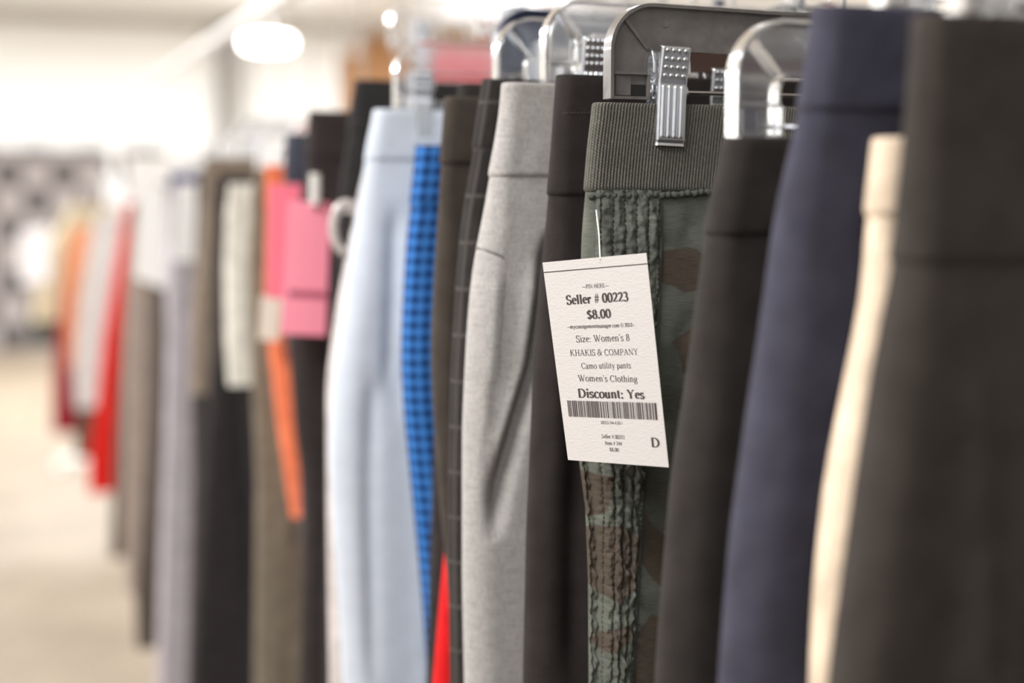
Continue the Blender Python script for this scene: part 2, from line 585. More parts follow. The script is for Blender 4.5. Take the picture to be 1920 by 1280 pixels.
def clip_plate(front=True):
    """one jaw: sixteen raised dots on the finger pad, four long ridges below, a turned lip"""
    nx, nz = 56, 176
    w, z0, z1 = 0.0165, -0.0305, 0.0250
    vs, fs, idx = [], [], {}
    for j in range(nz):
        z = z0 + (z1 - z0) * j / (nz - 1)
        for i in range(nx):
            xh = -w / 2 + w * i / (nx - 1)
            h = 0.0
            if z > 0.0055:
                for k in range(4):
                    dz = z - (0.0222 - 0.0046 * k)
                    for q in range(4):
                        dx = xh - (-0.0051 + 0.0034 * q)
                        r2 = (dx * dx + dz * dz) / 0.00115 ** 2
                        if r2 < 1:
                            h = max(h, 0.0008 * math.sqrt(1 - r2))
            zz = min(max(z, -0.0250), 0.0020)
            for q in range(4):
                dx = xh - (-0.0051 + 0.0034 * q)
                r2 = (dx * dx + (z - zz) ** 2) / 0.00135 ** 2
                if r2 < 1:
                    h = max(h, 0.0009 * math.sqrt(1 - r2))
            e = min(xh + w / 2, w / 2 - xh)
            edge = -0.0016 * (1 - min(e / 0.0012, 1)) ** 2
            if z < -0.0275:
                edge -= 0.0008 * math.sin((z + 0.0275) / 0.003 * PI) * -1
            if z > 0.0235:
                edge -= 0.0022 * ((z - 0.0235) / 0.0015) ** 2
            prof = 0.0082 + (0.0035 * ((z - 0.004) / 0.021) if z > 0.004 else 0.0) + (0.0003 * (-(z) / 0.03) if z < 0 else 0)
            vs.append((xh, -(prof + h + edge), z))
            idx[i, j] = len(vs) - 1
    k = len(vs)
    vs += [(x, y + 0.0006, z) for x, y, z in vs[:k]]
    for j in range(nz - 1):
        for i in range(nx - 1):
            q = (idx[i, j], idx[i + 1, j], idx[i + 1, j + 1], idx[i, j + 1])
            fs.append(q)
            fs.append(tuple(p + k for p in q[::-1]))
    for j in range(nz - 1):
        for i in (0, nx - 1):
            fs.append((idx[i, j], idx[i, j + 1], idx[i, j + 1] + k, idx[i, j] + k))
    for i in range(nx - 1):
        for j in (0, nz - 1):
            fs.append((idx[i, j], idx[i + 1, j], idx[i + 1, j] + k, idx[i, j] + k))
    m = MB()
    if not front:
        vs = [(-x, -y, z) for x, y, z in vs]
    # side cheeks that reach in to the rod
    m.add(vs, fs)
    s = 1 if front else -1
    for sx in (-1, 1):
        x = sx * w / 2
        m.add([(x, -s * 0.0066, 0.008), (x, -s * 0.0066, -0.007), (x, s * 0.002, -0.0025), (x, s * 0.002, 0.0045)], [(0, 1, 2, 3)])
    return m.mesh('jaw', (), True, 50)


def clip_spring():
    m = MB()
    pts = []
    for k in range(90):
        an = 2 * PI * k / 18
        pts.append((-0.0055 + 0.011 * k / 89, 0.0030 * math.cos(an), 0.0030 * math.sin(an)))
    m.tube(pts, 0.00055, 6)
    # sprung loop standing out at the sides, the round bend of the clip
    for sx in (-0.0098, 0.0098):
        m.tube([(sx, 0.0056 * math.cos(a * PI / 14), 0.012 + 0.013 * math.sin(a * PI / 14) - 0.002) for a in range(0, 15)], 0.0007, 6)
        m.tube([(sx, 0.0042 * math.cos(2 * PI * a / 20), 0.0042 * math.sin(2 * PI * a / 20)) for a in range(20)], 0.0006, 6, True)
    return m.mesh('spring', (), True, 50)


def hook_mesh(neck):
    m = MB()
    r = 0.017
    pts = [(0, 0, 0.055), (0, 0, neck - 0.020), (0.003, 0, neck - 0.010)]
    # rises beside the rail and bends over it
    top = neck + 0.0125 + 0.002
    cx = 0.0
    pts += [(0.012, 0, neck - 0.004), (0.0170, 0, neck)]
    for k in range(1, 13):
        an = PI * k / 12
        pts.append((cx + 0.0170 * math.cos(an), 0, neck + 0.0155 * math.sin(an)))
    pts.append((-0.0172, 0, neck - 0.006))
    m.tube(pts, 0.0017, 8)
    return m.mesh('hook', (), True, 60)


HMAT = {'clear': M_CLEAR, 'white': M_WHITE_PL, 'smoke': M_SMOKE, 'black': M_BLACK_PL_SHADE, 'navy': M_NAVY_PL, 'brown': M_BROWN_PL}
HTXT = {'clear': 'clear plastic', 'white': 'white plastic', 'smoke': 'grey-black plastic', 'black': 'black plastic', 'navy': 'dark navy plastic', 'brown': 'dark brown plastic'}


def hanger(kind, xl, Y, rod_z, of, clip_at=0.035, clip_tilt=0.0, clips=True, clip_w=1.0):
    t = thing('clip_hanger', '%s clip hanger holding the %s' % (HTXT[kind], of), 'hanger', (xl, Y, rod_z), 'clip hangers along the rail')
    if kind not in _hm:
        me = hanger_frame()
        me.materials.append(HMAT[kind])
        me.materials.append(HMAT[kind] if kind in ('clear', 'white') else M_BLACK_PL_SHADE)  # second material: black that stands in for shade inside the rod slot
        _hm[kind] = me
    link('hanger_body', _hm[kind], None, t)
    hk = hook_mesh(RAIL_Z - rod_z)
    hk.materials.append(M_CHROME)
    h = link('hook', hk, None, t)
    h.location = (RAIL_X - xl, 0, 0)
    if RAIL_X - xl != HW / 2:
        pass
    m = MB(); m.tube([(0.011, 0, 0.0), (HW - 0.011, 0, 0.0)], 0.00125, 8)
    m.build('rod', M_CHROME, t)
    if clips:
        if 'jaw' not in _hm:
            for k_, f_ in (('jaw', True), ('back_jaw', False)):
                me = clip_plate(f_)
                me.materials.append(M_STEEL)
                _hm[k_] = me
            me = clip_spring()
            me.materials.append(M_STEEL)
            _hm['spring'] = me
        for cx in (clip_at, HW - clip_at):
            j = link('clip', _hm['jaw'], None, t)
            j.location = (cx, 0, 0)
            j.rotation_euler = (0, clip_tilt, 0)
            j.scale = (clip_w, 1, 1)
            link('back_jaw', _hm['back_jaw'], None, j)
            link('spring', _hm['spring'], None, j)
    return t


# ------------------------------------------------------------------ garments
def smooth_interp(zs, xs, q):
    """piecewise-linear left edge, eased by averaging"""
    order = np.argsort(zs)
    zs, xs = np.array(zs)[order], np.array(xs)[order]

    def lerp(z):
        r = np.interp(z, zs, xs)
        return r
    acc = 0
    span = 0.012
    for k in (-2, -1, 0, 1, 2):
        acc = acc + lerp(q + k * span / 2)
    return acc / 5


def noise_arr(a, b, c):
    return np.array([noise.noise(Vector((float(x), float(y), c))) for x, y in zip(a.ravel(), b.ravel())]).reshape(a.shape)


class Garment:
    pass


def garment(name, label, cat, Y, top, left, hem=None, length=1.0, w=0.37, T0=0.0045, T=0.0125, wb=0.045, wbslope=0.0,
            mat=None, wbmat=None, folds=(), seed=0, rnd=1.0, dense=False, hem_w=0.19, group=None, hip=0.16, crotch=0.27, band=True, tilt=0.0, build_label=None):
    """trousers hung flat by the waist: a waistband tube over a body tube that splits into two legs.
    left: pixels (y, x) of the aisle-side edge, read on the plane Y."""
    g = Garment()
    rng = random.Random(seed * 7 + 3)
    P = [at(x, y, Y) for y, x in left]
    zs, xs = [p[2] for p in P], [p[0] for p in P]
    ztop = at(left[0][1], top, Y)[2]
    # carry the last slope on a little, then straight down
    dz = zs[-2] - zs[-1]
    sl = (xs[-1] - xs[-2]) / dz
    sl = max(-0.06, min(0.06, sl))
    zs += [zs[-1] - 0.25, zs[-1] - 1.2]
    xs += [xs[-1] + sl * 0.12, xs[-1] + sl * 0.12]
    zhem = at(left[-1][1], hem, Y)[2] if hem else ztop - length
    zhem = max(zhem, 0.03)
    L = ztop - zhem
    crotch = min(crotch, L * 0.62)
    XL = lambda z: smooth_interp(zs, xs, z)
    x0 = float(XL(np.array([ztop]))[0])

    def XR(z):
        d = x0 - XL(z)
        return x0 + w + np.clip(d, -0.01, 0.03) * 0.5

    def TT(z):
        k = np.clip((ztop - z) / hip, 0, 1)
        return T0 + (T - T0) * k * k * (3 - 2 * k)

    rf = []
    for k in range(5):
        rf.append((rng.uniform(0.012, 0.16) if k else rng.uniform(0.014, 0.03), rng.uniform(0.35, 1.0) * 0.0042 * rng.choice((-1, 1)) * rnd, rng.uniform(0.005, 0.014), rng.uniform(0, 50)))
    pf = []
    for pts, amp, wd, kind in folds:
        q = [at(x, y, Y) for x, y in pts]
        pf.append((np.array([p[2] for p in q]), np.array([p[0] for p in q]), amp, wd, kind))

    def dy(x, z, e):
        """outward push of the cloth at x, z (towards the camera side)"""
        r = np.zeros_like(x)
        k = np.clip((ztop - wb - z) / 0.22, 0, 1)
        for off, amp, wd, ph in rf:
            zz = np.clip((ztop - z), 0, 2)
            c = x0 + off + 0.010 * np.sin(zz * 7 + ph) - 0.03 * zz * (off - 0.05)
            r = r + amp * k * np.exp(-((x - c) / wd) ** 2)
        for za, xa, amp, wd, kind in pf:
            o = np.argsort(za)
            c = np.interp(z, za[o], xa[o])
            lo, hi = za.min(), za.max()
            env = np.clip((z - lo) / 0.03, 0, 1) * np.clip((hi - z) / 0.02 + 0.001, 0, 1)
            u = (x - c) / wd
            if kind == 'v':
                r = r - amp * env * np.exp(-u * u)
            elif kind == 'ridge':
                r = r + amp * env * np.exp(-u * u)
            else:                                   # a lapped edge: raised to the left of the line
                r = r + amp * env * (0.5 - 0.5 * np.tanh(u * 2.2))
        return r

    def ysurf(x, z, xl, xr):
        """half thickness at x"""
        t = TT(z)
        e = np.minimum(x - xl, xr - x)
        k = np.clip(e / (t * 1.15), 0, 1)
        return t * np.sqrt(np.clip(1 - (1 - k) ** 2, 0, 1)), k

    # columns: dense by the aisle edge
    tq = 0.0155 / w
    ed = [0, .02, .07, .15, .26, .40, .56, .75, 1.0]
    Q = [tq * v for v in ed]
    nmid = 130 if dense else 44
    q = Q[-1]
    step = (0.10 / w) / (nmid * 0.72)
    while q < 0.5 - step * 0.6 and len(Q) < nmid + 9:
        q += step
        if q > 0.34 * 0.37 / w:
            step *= 1.10
        if q < 0.5:
            Q.append(q)
    Q = [v for v in Q if v < 0.495] + [0.5]
    Q = np.array(Q)
    right = 1 - Q[::-1][1:]
    rs = right[np.unique(np.concatenate([np.arange(0, len(right), 3 if not dense else 6), np.arange(len(right) - 9, len(right))]))]
    Qa = np.concatenate([Q, rs])
    NC = len(Qa)
    iM = len(Q) - 1

    verts, faces, uvs = [], [], []

    def row(z, q, xl_f, xr_f, off=0.0, flat=None):
        z = np.full_like(q, z) if np.isscalar(z) else z
        xl, xr = xl_f(z) - off, xr_f(z) + off
        x = xl + (xr - xl) * q
        y, k = ysurf(x, z, xl, xr)
        y = y + off * np.sqrt(k)
        d = dy(x, z, k) * k
        return x, -(y + d), (y + 0.35 * d), z

    # ---- body
    zb = ztop - (wb - 0.003 if band else 0)
    zc = ztop - crotch
    n1 = (120 if dense else 26)
    n2 = (110 if dense else 44)
    Z1 = np.linspace(zb, zc, n1)
    Z2 = np.linspace(zc, zhem, n2)
    if dense:
        Z2 = np.concatenate([np.linspace(zc, zc - 0.16, 90), np.linspace(zc - 0.17, zhem, 24)])
    V, F, U = [], [], []

    def push(x, y, z, u):
        V.append((x, y, z)); U.append((u, z)); return len(V) - 1

    def arclen(x, y):
        return np.concatenate([[0], np.cumsum(np.hypot(np.diff(x), np.diff(y)))])

    prevF = prevB = None
    for z in Z1:
        x, yf, yb, zz = row(float(z), Qa, XL, XR)
        uf, ub = arclen(x, yf), arclen(x, yb)
        f = [push(x[i], Y + yf[i], z, uf[i]) for i in range(NC)]
        b_ = [f[0]] + [push(x[i], Y + yb[i], z, -ub[i]) for i in range(1, NC - 1)] + [f[-1]]
        if prevF:
            for i in range(NC - 1):
                F.append((prevF[i], f[i], f[i + 1], prevF[i + 1]))
                F.append((prevB[i + 1], b_[i + 1], b_[i], prevB[i]))
        prevF, prevB = f, b_
    midF, midB = prevF, prevB

    def leg(side):
        qs = Qa[:iM + 1] if side == 0 else Qa[iM:]
        pf_ = midF[:iM + 1] if side == 0 else midF[iM:]
        pb_ = midB[:iM + 1] if side == 0 else midB[iM:]
        qn = qs / 0.5 if side == 0 else (qs - 0.5) / 0.5
        n_ = len(qn)
        for z in Z2[1:]:
            k = (zc - z) / max(zc - zhem, 1e-6)
            full = float(XR(np.array([zc]))[0] - XL(np.array([zc]))[0]) / 2
            lw = full + (min(hem_w, full) - full) * k
            if side == 0:
                xl = float(XL(np.array([z]))[0]); xr = xl + lw
            else:
                xr = float(XR(np.array([z]))[0]); xl = xr - lw
            zz = np.full(n_, z)
            x = xl + (xr - xl) * qn
            t = TT(zz)
            close = min((zc - z) / 0.03, 1)
            e_out = (x - xl) if side == 0 else (xr - x)
            e_in = (xr - x) if side == 0 else (x - xl)
            k1 = np.clip(e_out / (t * 1.15), 0, 1)
            k2 = np.clip(e_in / (t * 1.15), 0, 1)
            h1 = np.sqrt(np.clip(1 - (1 - k1) ** 2, 0, 1))
            h2 = np.sqrt(np.clip(1 - (1 - k2) ** 2, 0, 1))
            h2 = 1 - close * (1 - np.maximum(h2, 0.15))
            y = t * np.minimum(h1, h2)
            d = dy(x, zz, k1) * k1 * (1 - close * (1 - np.clip(k2, 0, 1)))
            yf, yb = -(y + d), y + 0.35 * d
            uf, ub = arclen(x, yf), arclen(x, yb)
            uo = 0 if side == 0 else full
            f = [push(x[i], Y + yf[i], z, uf[i] + uo) for i in range(n_)]
            if side == 0:
                b_ = [f[0]] + [push(x[i], Y + yb[i], z, -ub[i]) for i in range(1, n_)]
            else:
                b_ = [push(x[i], Y + yb[i], z, -ub[i] - uo) for i in range(n_ - 1)] + [f[-1]]
            for i in range(n_ - 1):
                F.append((pf_[i], f[i], f[i + 1], pf_[i + 1]))
                F.append((pb_[i + 1], b_[i + 1], b_[i], pb_[i]))
            if side == 0:
                F.append((pf_[-1], f[-1], b_[-1], pb_[-1]))
            else:
                F.append((pf_[0], pb_[0], b_[0], f[0]))
            pf_, pb_ = f, b_
    leg(0)
    leg(1)

    root = thing(name, label, cat, (x0 + w / 2, Y, ztop), group)
    inv = Vector((x0 + w / 2, Y, ztop))

    def finish(nm, V, F, U, mat):
        me = bpy.data.meshes.new(nm)
        me.from_pydata([tuple(Vector(p) - inv) for p in V], [], F)
        uvl = me.uv_layers.new(name='UVMap')
        li = np.zeros(len(me.loops), dtype=np.int32)
        me.loops.foreach_get('vertex_index', li)
        uvl.data.foreach_set('uv', np.array(U, dtype=np.float32)[li].ravel())
        me.polygons.foreach_set('use_smooth', [True] * len(me.polygons))
        me.materials.append(mat)
        me.update()
        return link(nm, me, None, root)

    body = finish('trouser_legs' if cat != 'skirt' else 'skirt_panel', V, F, U, mat)
    g.body, g.body_px = body, V
    # ---- waistband: outer wall, rolled top, inner wall
    if band:
        V, F, U = [], [], []
        prevF = prevB = None
        zl = [(ztop - wb, 0.0002), (ztop - wb + 0.0012, 0.0011), (ztop - wb + 0.003, 0.0013)]
        nb = 40 if dense else 10
        for k in range(1, nb):
            zl.append((ztop - wb + 0.003 + (wb - 0.0045) * k / nb, 0.0013))
        zl += [(ztop - 0.0012, 0.0012), (ztop - 0.0003, 0.0008), (ztop, 0.0), (ztop - 0.0004, -0.0010), (ztop - 0.002, -0.0016), (ztop - 0.03, -0.0016)]
        for z, off in zl:
            x, yf, yb, zz = row(float(z), Qa, XL, XR, off)
            if off < 0:
                yf, yb = np.minimum(yf, -0.0002), np.maximum(yb, 0.0002)
            wav = np.array([0.00035 * noise.noise(Vector((float(a) * 90, z * 60, seed))) for a in x])
            zt = z + tilt * (x - x0)
            uf, ub = arclen(x, yf), arclen(x, yb)
            f = [push(x[i], Y + yf[i] - wav[i], zt[i], uf[i]) for i in range(NC)]
            b_ = [f[0]] + [push(x[i], Y + yb[i], zt[i], -ub[i]) for i in range(1, NC - 1)] + [f[-1]]
            if prevF:
                for i in range(NC - 1):
                    F.append((prevF[i], prevF[i + 1], f[i + 1], f[i]))
                    F.append((prevB[i + 1], prevB[i], b_[i], b_[i + 1]))
            prevF, prevB = f, b_
        g.band = finish('waistband', V, F, U, wbmat or mat)
    g.root, g.x0, g.ztop, g.inv, g.Y = root, x0, ztop, inv, Y

    def front(x, z):
        xa, za = np.atleast_1d(np.array(x, float)), np.atleast_1d(np.array(z, float))
        xl, xr = XL(za), XR(za)
        xx = np.clip(xa, xl, xr)
        y, k = ysurf(xx, za, xl, xr)
        return Y - (y + dy(xx, za, k) * k)
    g.front, g.XL = front, XL
    return g


def dashes(mb, g, pts, step=0.0028, duty=0.62, r=0.00022, lift=0.0003, extra=None):
    """stitches along a line of pixels lying on a garment's front"""
    W_ = [at(x, y, g.Y) for x, y in pts]
    P = []
    for a, b in zip(W_[:-1], W_[1:]):
        k = max(2, int(np.linalg.norm(b - a) / 0.0006))
        P += [a + (b - a) * i / k for i in range(k)]
    P = np.array(P)
    yy = g.front(P[:, 0], P[:, 2]) - lift
    if extra is not None:
        yy = yy - extra
    P[:, 1] = yy
    d = np.concatenate([[0], np.cumsum(np.linalg.norm(np.diff(P, axis=0), axis=1))])
    s = 0
    while s + step < d[-1]:
        i0, i1 = np.searchsorted(d, s), np.searchsorted(d, s + step * duty)
        if i1 > i0:
            mid = (P[i0] + P[i1]) / 2 - np.array([0, r * 0.9, 0])
            mb.tube([Vector(P[i0]) - g.inv, Vector(mid) - g.inv, Vector(P[i1]) - g.inv], [r * .6, r, r * .6], 5)
        s += step


GRP = 'trousers hanging along the rail'
HG = []       # (hanger kind, garment, wanted left end X or None, text, extra)

G1 = garment('trousers', 'charcoal trousers with a wide waistband, nearest the camera at the right edge', 'trousers', 0.432, 27,
             [(27, 1722), (200, 1712), (490, 1684), (640, 1652), (900, 1612), (1280, 1560)], wb=0.088, T0=0.007, T=0.013, mat=fabric((60, 54, 49), 'twill'), seed=1, rnd=0.6, group=GRP)
G2 = garment('trousers', 'beige trousers hung low between the charcoal and navy pairs', 'trousers', 0.468, 258,
             [(258, 1650), (300, 1642), (400, 1632), (560, 1620), (700, 1592), (900, 1553), (1100, 1532), (1280, 1524)], w=0.33, T0=0.008, T=0.012, wb=0.03, mat=fabric((226, 202, 176)), seed=2, rnd=0.5, group=GRP)
G3 = garment('trousers', 'navy trousers with a waistband seam, right of the clear hanger', 'trousers', 0.505, 12,
             [(12, 1534), (100, 1522), (200, 1505), (300, 1480), (400, 1458), (600, 1432), (800, 1402), (1000, 1374), (1280, 1352)], wb=0.042, T0=0.008, T=0.0135, mat=fabric((65, 63, 74), 'plain'), seed=3, group=GRP,
             folds=[([(1445, 780), (1410, 900), (1400, 1000)], 0.004, 0.006, 'v')])
G4 = garment('trousers', 'dark brown-black trousers under the clear hanger, covering the camo pair', 'trousers', 0.575, 258,
             [(258, 1367), (330, 1350), (435, 1326), (560, 1310), (700, 1292), (900, 1262), (1100, 1245), (1280, 1232)], wb=0.044, T0=0.008, T=0.014, mat=fabric((51, 46, 43), 'plain'), seed=4, rnd=0.7, group=GRP)

# ---- the camouflage pair in focus
CAMO_G, CAMO_B = (95, 96, 87), (83, 73, 63)
M_CAMO = fabric(CAMO_G, 'camo', CAMO_B)
G5 = garment('cargo_trousers', 'green camouflage trousers with ribbed waistband and gathered side panel, holding the price tag', 'trousers', 0.736, 192,
             [(192, 1117), (240, 1110), (280, 1105), (350, 1100), (400, 1095), (450, 1091), (600, 1092), (800, 1096), (880, 1100), (960, 1111), (1100, 1116), (1280, 1117)],
             wb=0.0495, T0=0.0045, T=0.0125, mat=M_CAMO, wbmat=fabric((102, 99, 90), 'rib'), seed=5, rnd=0.5, dense=True, group=GRP,
             folds=[([(1300, 380), (1265, 480)], 0.0018, 0.006, 'v'), ([(1325, 390), (1318, 540)], 0.002, 0.005, 'ridge'), ([(1290, 560), (1260, 640), (1250, 720)], 0.0015, 0.007, 'v')])
G6 = garment('trousers', 'black-brown trousers with a wide waistband, between the grey and camo pairs', 'trousers', 0.777, 140,
             [(140, 1048), (210, 1042), (290, 1037), (362, 1030), (450, 1022), (560, 1010), (700, 1001), (800, 997), (1000, 988), (1280, 982)],
             wb=0.070, T0=0.006, T=0.0125, mat=fabric((49, 43, 41), 'plain'), seed=6, rnd=0.4, group=GRP,
             folds=[([(1085, 560), (1072, 800), (1064, 1000), (1062, 1280)], 0.006, 0.007, 'v'), ([(1003, 640), (995, 800), (990, 1000)], 0.0015, 0.004, 'v')])
G7 = garment('trousers', 'light heather grey trousers with soft folds, in sharp view left of the tag', 'trousers', 0.832, 155,
             [(155, 946), (240, 937), (300, 925), (330, 919), (400, 908), (470, 893), (550, 882), (650, 875), (800, 868), (950, 868), (1100, 868), (1280, 872)],
             wb=0.0575, T0=0.0065, T=0.014, mat=fabric((172, 166, 161), 'heather'), seed=7, rnd=0.25, dense=True, group=GRP,
             folds=[([(1024, 430), (1006, 560), (986, 680), (950, 800), (925, 900), (910, 1010)], 0.010, 0.0055, 'v'),
                    ([(990, 480), (972, 680), (935, 800), (912, 900)], 0.003, 0.006, 'ridge'),
                    ([(931, 478), (917, 640), (896, 800), (884, 1000)], 0.0034, 0.0014, 'lap'),
                    ([(940, 335), (934, 470), (931, 500)], 0.0012, 0.0018, 'ridge')])
G8 = garment('trousers', 'black trousers with a faint grey plaid, behind the light grey pair', 'trousers', 0.878, 148,
             [(148, 910), (200, 900), (300, 886), (400, 868), (500, 858), (700, 846), (900, 842), (1100, 842), (1280, 845)],
             mat=fabric((48, 44, 42), 'plaid', (84, 79, 75)), seed=8, T=0.011, group=GRP)
G9 = garment('trousers', 'dark brown trousers showing as a narrow strip left of the plaid pair', 'trousers', 0.918, 181,
             [(181, 838), (300, 828), (400, 822), (500, 815), (650, 808), (750, 811), (850, 818), (1000, 830), (1060, 838), (1280, 850)],
             mat=fabric((70, 62, 55), 'twill'), seed=9, T=0.010, rnd=0.5, group=GRP)
G10 = garment('trousers', 'bright red trousers peeking out low beside the dark brown pair', 'trousers', 0.947, 330,
              [(330, 862), (700, 852), (900, 845), (1040, 834), (1130, 825), (1280, 812)], mat=fabric((226, 34, 36)), seed=10, T=0.008, T0=0.005, rnd=0.3, group=GRP)
G11 = garment('trousers', 'black trousers right of the blue checked pair, waist half hidden', 'trousers', 0.978, 156,
              [(156, 864), (300, 850), (500, 836), (650, 822), (800, 815), (900, 812), (1000, 808), (1280, 800)], mat=fabric((52, 48, 46)), seed=11, T=0.010, rnd=0.5, group=GRP)
G12 = garment('trousers', 'blue checked trousers beside the pale blue pair', 'trousers', 1.035, 272,
              [(272, 783), (350, 775), (450, 762), (550, 756), (650, 752), (750, 755), (850, 765), (950, 775), (1100, 790), (1280, 803)],
              mat=fabric((64, 124, 196), 'gingham', (10, 32, 76)), seed=12, T=0.012, T0=0.0068, rnd=0.4, group=GRP)
G13 = garment('jeans', 'pale blue jeans, the lightest wide pair in the middle', 'trousers', 1.095, 205,
              [(205, 706), (250, 694), (300, 686), (380, 672), (470, 656), (560, 643), (650, 630), (720, 621), (850, 617), (1000, 626), (1150, 636), (1280, 643)],
              mat=fabric((204, 209, 217), 'twill', var=0.05), seed=13, T=0.016, T0=0.007, wb=0.04, group=GRP, rnd=0.8,
              folds=[([(735, 380), (728, 560), (720, 760)], 0.004, 0.007, 'v'), ([(690, 700), (684, 900), (690, 1280)], 0.003, 0.006, 'v'), ([(760, 620), (735, 760), (700, 800)], 0.0025, 0.005, 'v')])
G14 = garment('trousers', 'off-white trousers, thin strip left of the pale blue jeans with a pale buckle ring', 'trousers', 1.155, 300,
              [(300, 690), (450, 655), (560, 634), (640, 622), (700, 614), (720, 612), (1000, 614), (1280, 618)], mat=fabric((206, 194, 188)), T0=0.0068, seed=14, T=0.012, group=GRP)
G15 = garment('trousers', 'tall black trousers between the pink tag and the pale blue jeans', 'trousers', 1.225, 150,
              [(150, 669), (200, 660), (260, 652), (330, 641), (400, 632), (600, 622), (800, 612), (1280, 606)], mat=fabric((47, 44, 44)), T0=0.0068, seed=15, group=GRP)
G16 = garment('trousers', 'black-brown trousers behind the large pink tag', 'trousers', 1.335, 208,
              [(208, 581), (330, 573), (480, 562), (640, 541), (800, 553), (940, 570), (1100, 566), (1280, 562)], mat=fabric((57, 50, 48)), T0=0.0068, seed=16, group=GRP)
G17 = garment('trousers', 'blue-grey trousers, waist just above the small pink tag', 'trousers', 1.425, 250,
              [(250, 538), (330, 534), (430, 532), (600, 532), (800, 560), (1280, 575)], mat=fabric((74, 76, 86)), T0=0.0068, seed=17, group=GRP)
G18 = garment('shorts', 'orange shorts with a slanting hem, under the pink tags', 'shorts', 1.51, 310,
              [(310, 500), (400, 500), (560, 497), (640, 503), (800, 521), (965, 546)], hem=968, mat=fabric((246, 128, 88)), seed=18, rnd=0.3, group=GRP)
G19 = garment('trousers', 'olive taupe trousers left of the orange shorts', 'trousers', 1.61, 316,
              [(316, 480), (400, 471), (500, 464), (640, 469), (900, 480), (1280, 476)], mat=fabric((122, 111, 96), 'twill'), seed=19, group=GRP)
G20 = garment('shorts', 'cream shorts showing as a pale strip left of the olive pair', 'shorts', 1.70, 345,
              [(345, 432), (420, 423), (500, 420), (640, 422), (718, 428)], hem=722, mat=fabric((226, 219, 206)), seed=20, rnd=0.4, group=GRP)
G21 = garment('trousers', 'black trousers hanging behind the cream shorts', 'trousers', 1.80, 328,
              [(328, 411), (400, 404), (500, 402), (640, 399), (700, 394), (900, 380), (1280, 356)], mat=fabric((50, 46, 46)), seed=21, group=GRP)
G22 = garment('shorts', 'taupe bermuda shorts in front of the charcoal pair', 'shorts', 1.97, 295,
              [(295, 386), (350, 380), (450, 372), (560, 362), (700, 357), (735, 356)], hem=738, mat=fabric((142, 126, 111)), seed=22, rnd=0.4, group=GRP)
G23 = garment('trousers', 'charcoal trousers whose legs hang below the taupe bermuda shorts', 'trousers', 2.10, 318,
              [(318, 372), (450, 366), (640, 358), (900, 360), (1280, 350)], mat=fabric((72, 66, 64)), seed=23, group=GRP)
G24 = garment('trousers', 'pale lavender trousers with a navy waistband', 'trousers', 2.30, 325,
              [(325, 320), (400, 313), (500, 309), (640, 312), (800, 308), (1000, 300), (1280, 293)], mat=fabric((190, 180, 184)), wbmat=fabric((70, 70, 120)), wb=0.02, seed=24, group=GRP)
G25 = garment('trousers', 'dark taupe trousers left of the pale lavender pair', 'trousers', 2.55, 345,
              [(345, 292), (540, 281), (640, 281), (800, 277), (950, 268), (1100, 252), (1210, 256)], hem=1215, mat=fabric((90, 80, 73)), seed=25, group=GRP)
G26 = garment('trousers', 'pinkish beige trousers next to the red shorts', 'trousers', 2.86, 348,
              [(348, 262), (420, 250), (540, 238), (640, 235), (800, 232), (1000, 232), (1110, 240)], hem=1112, mat=fabric((166, 149, 138)), seed=26, group=GRP)
G27 = garment('trousers', 'dark taupe cropped trousers hanging lower than the red shorts', 'trousers', 3.14, 380,
              [(380, 246), (500, 236), (640, 226), (800, 216), (1040, 206)], hem=1045, mat=fabric((88, 78, 70)), seed=27, group=GRP)
G28 = garment('shorts', 'long bright red shorts near the far end', 'shorts', 3.38, 380,
              [(380, 238), (440, 226), (560, 206), (640, 193), (760, 181), (850, 167), (920, 166)], hem=924, mat=fabric((208, 32, 24)), seed=28, hem_w=0.24, group=GRP)
G29 = garment('shorts', 'pale grey shorts left of the long red shorts', 'shorts', 3.75, 400,
              [(400, 186), (450, 168), (560, 150), (700, 137), (762, 140)], hem=765, mat=fabric((194, 196, 191)), seed=29, group=GRP)
G30 = garment('shorts', 'dark brown shorts whose hem shows under the pale grey pair', 'shorts', 4.0, 420,
              [(420, 180), (600, 148), (760, 138), (855, 142)], hem=858, mat=fabric((92, 72, 60)), seed=30, group=GRP)
G31 = garment('shorts', 'peach shorts near the far end of the rail', 'shorts', 4.2, 428,
              [(428, 136), (500, 122), (600, 122), (680, 128)], hem=690, mat=fabric((226, 146, 104)), seed=31, group=GRP)
G32 = garment('shorts', 'crimson shorts in the far dark red spot', 'shorts', 4.45, 470,
              [(470, 124), (600, 110), (700, 101), (810, 98)], hem=812, mat=fabric((146, 22, 42)), seed=32, group=GRP)
G33 = garment('shorts', 'cream shorts farthest down the rail', 'shorts', 5.0, 384,
              [(384, 134), (450, 92), (500, 70), (600, 60)], hem=602, mat=fabric((206, 192, 162)), seed=33, T0=0.02, T=0.03, group=GRP)
G34 = garment('shorts', 'dark green shorts at the very end of the rail', 'shorts', 5.35, 450,
              [(450, 84), (560, 64), (640, 56)], hem=648, mat=fabric((84, 84, 78)), seed=34, group=GRP)
GC = garment('trousers', 'coral pink trousers hung high behind the dark pairs', 'trousers', 1.47, 92,
             [(92, 800), (160, 796), (300, 790)], mat=fabric((250, 118, 122)), seed=35, w=0.24, wb=0.05, group=GRP)
GD = garment('trousers', 'cream trousers whose waist shows behind the grey and black pairs', 'trousers', 1.19, 78,
             [(78, 1022), (200, 1018), (400, 1010)], mat=fabric((226, 220, 212)), seed=36, w=0.20, T=0.009, wb=0.04, group=GRP)

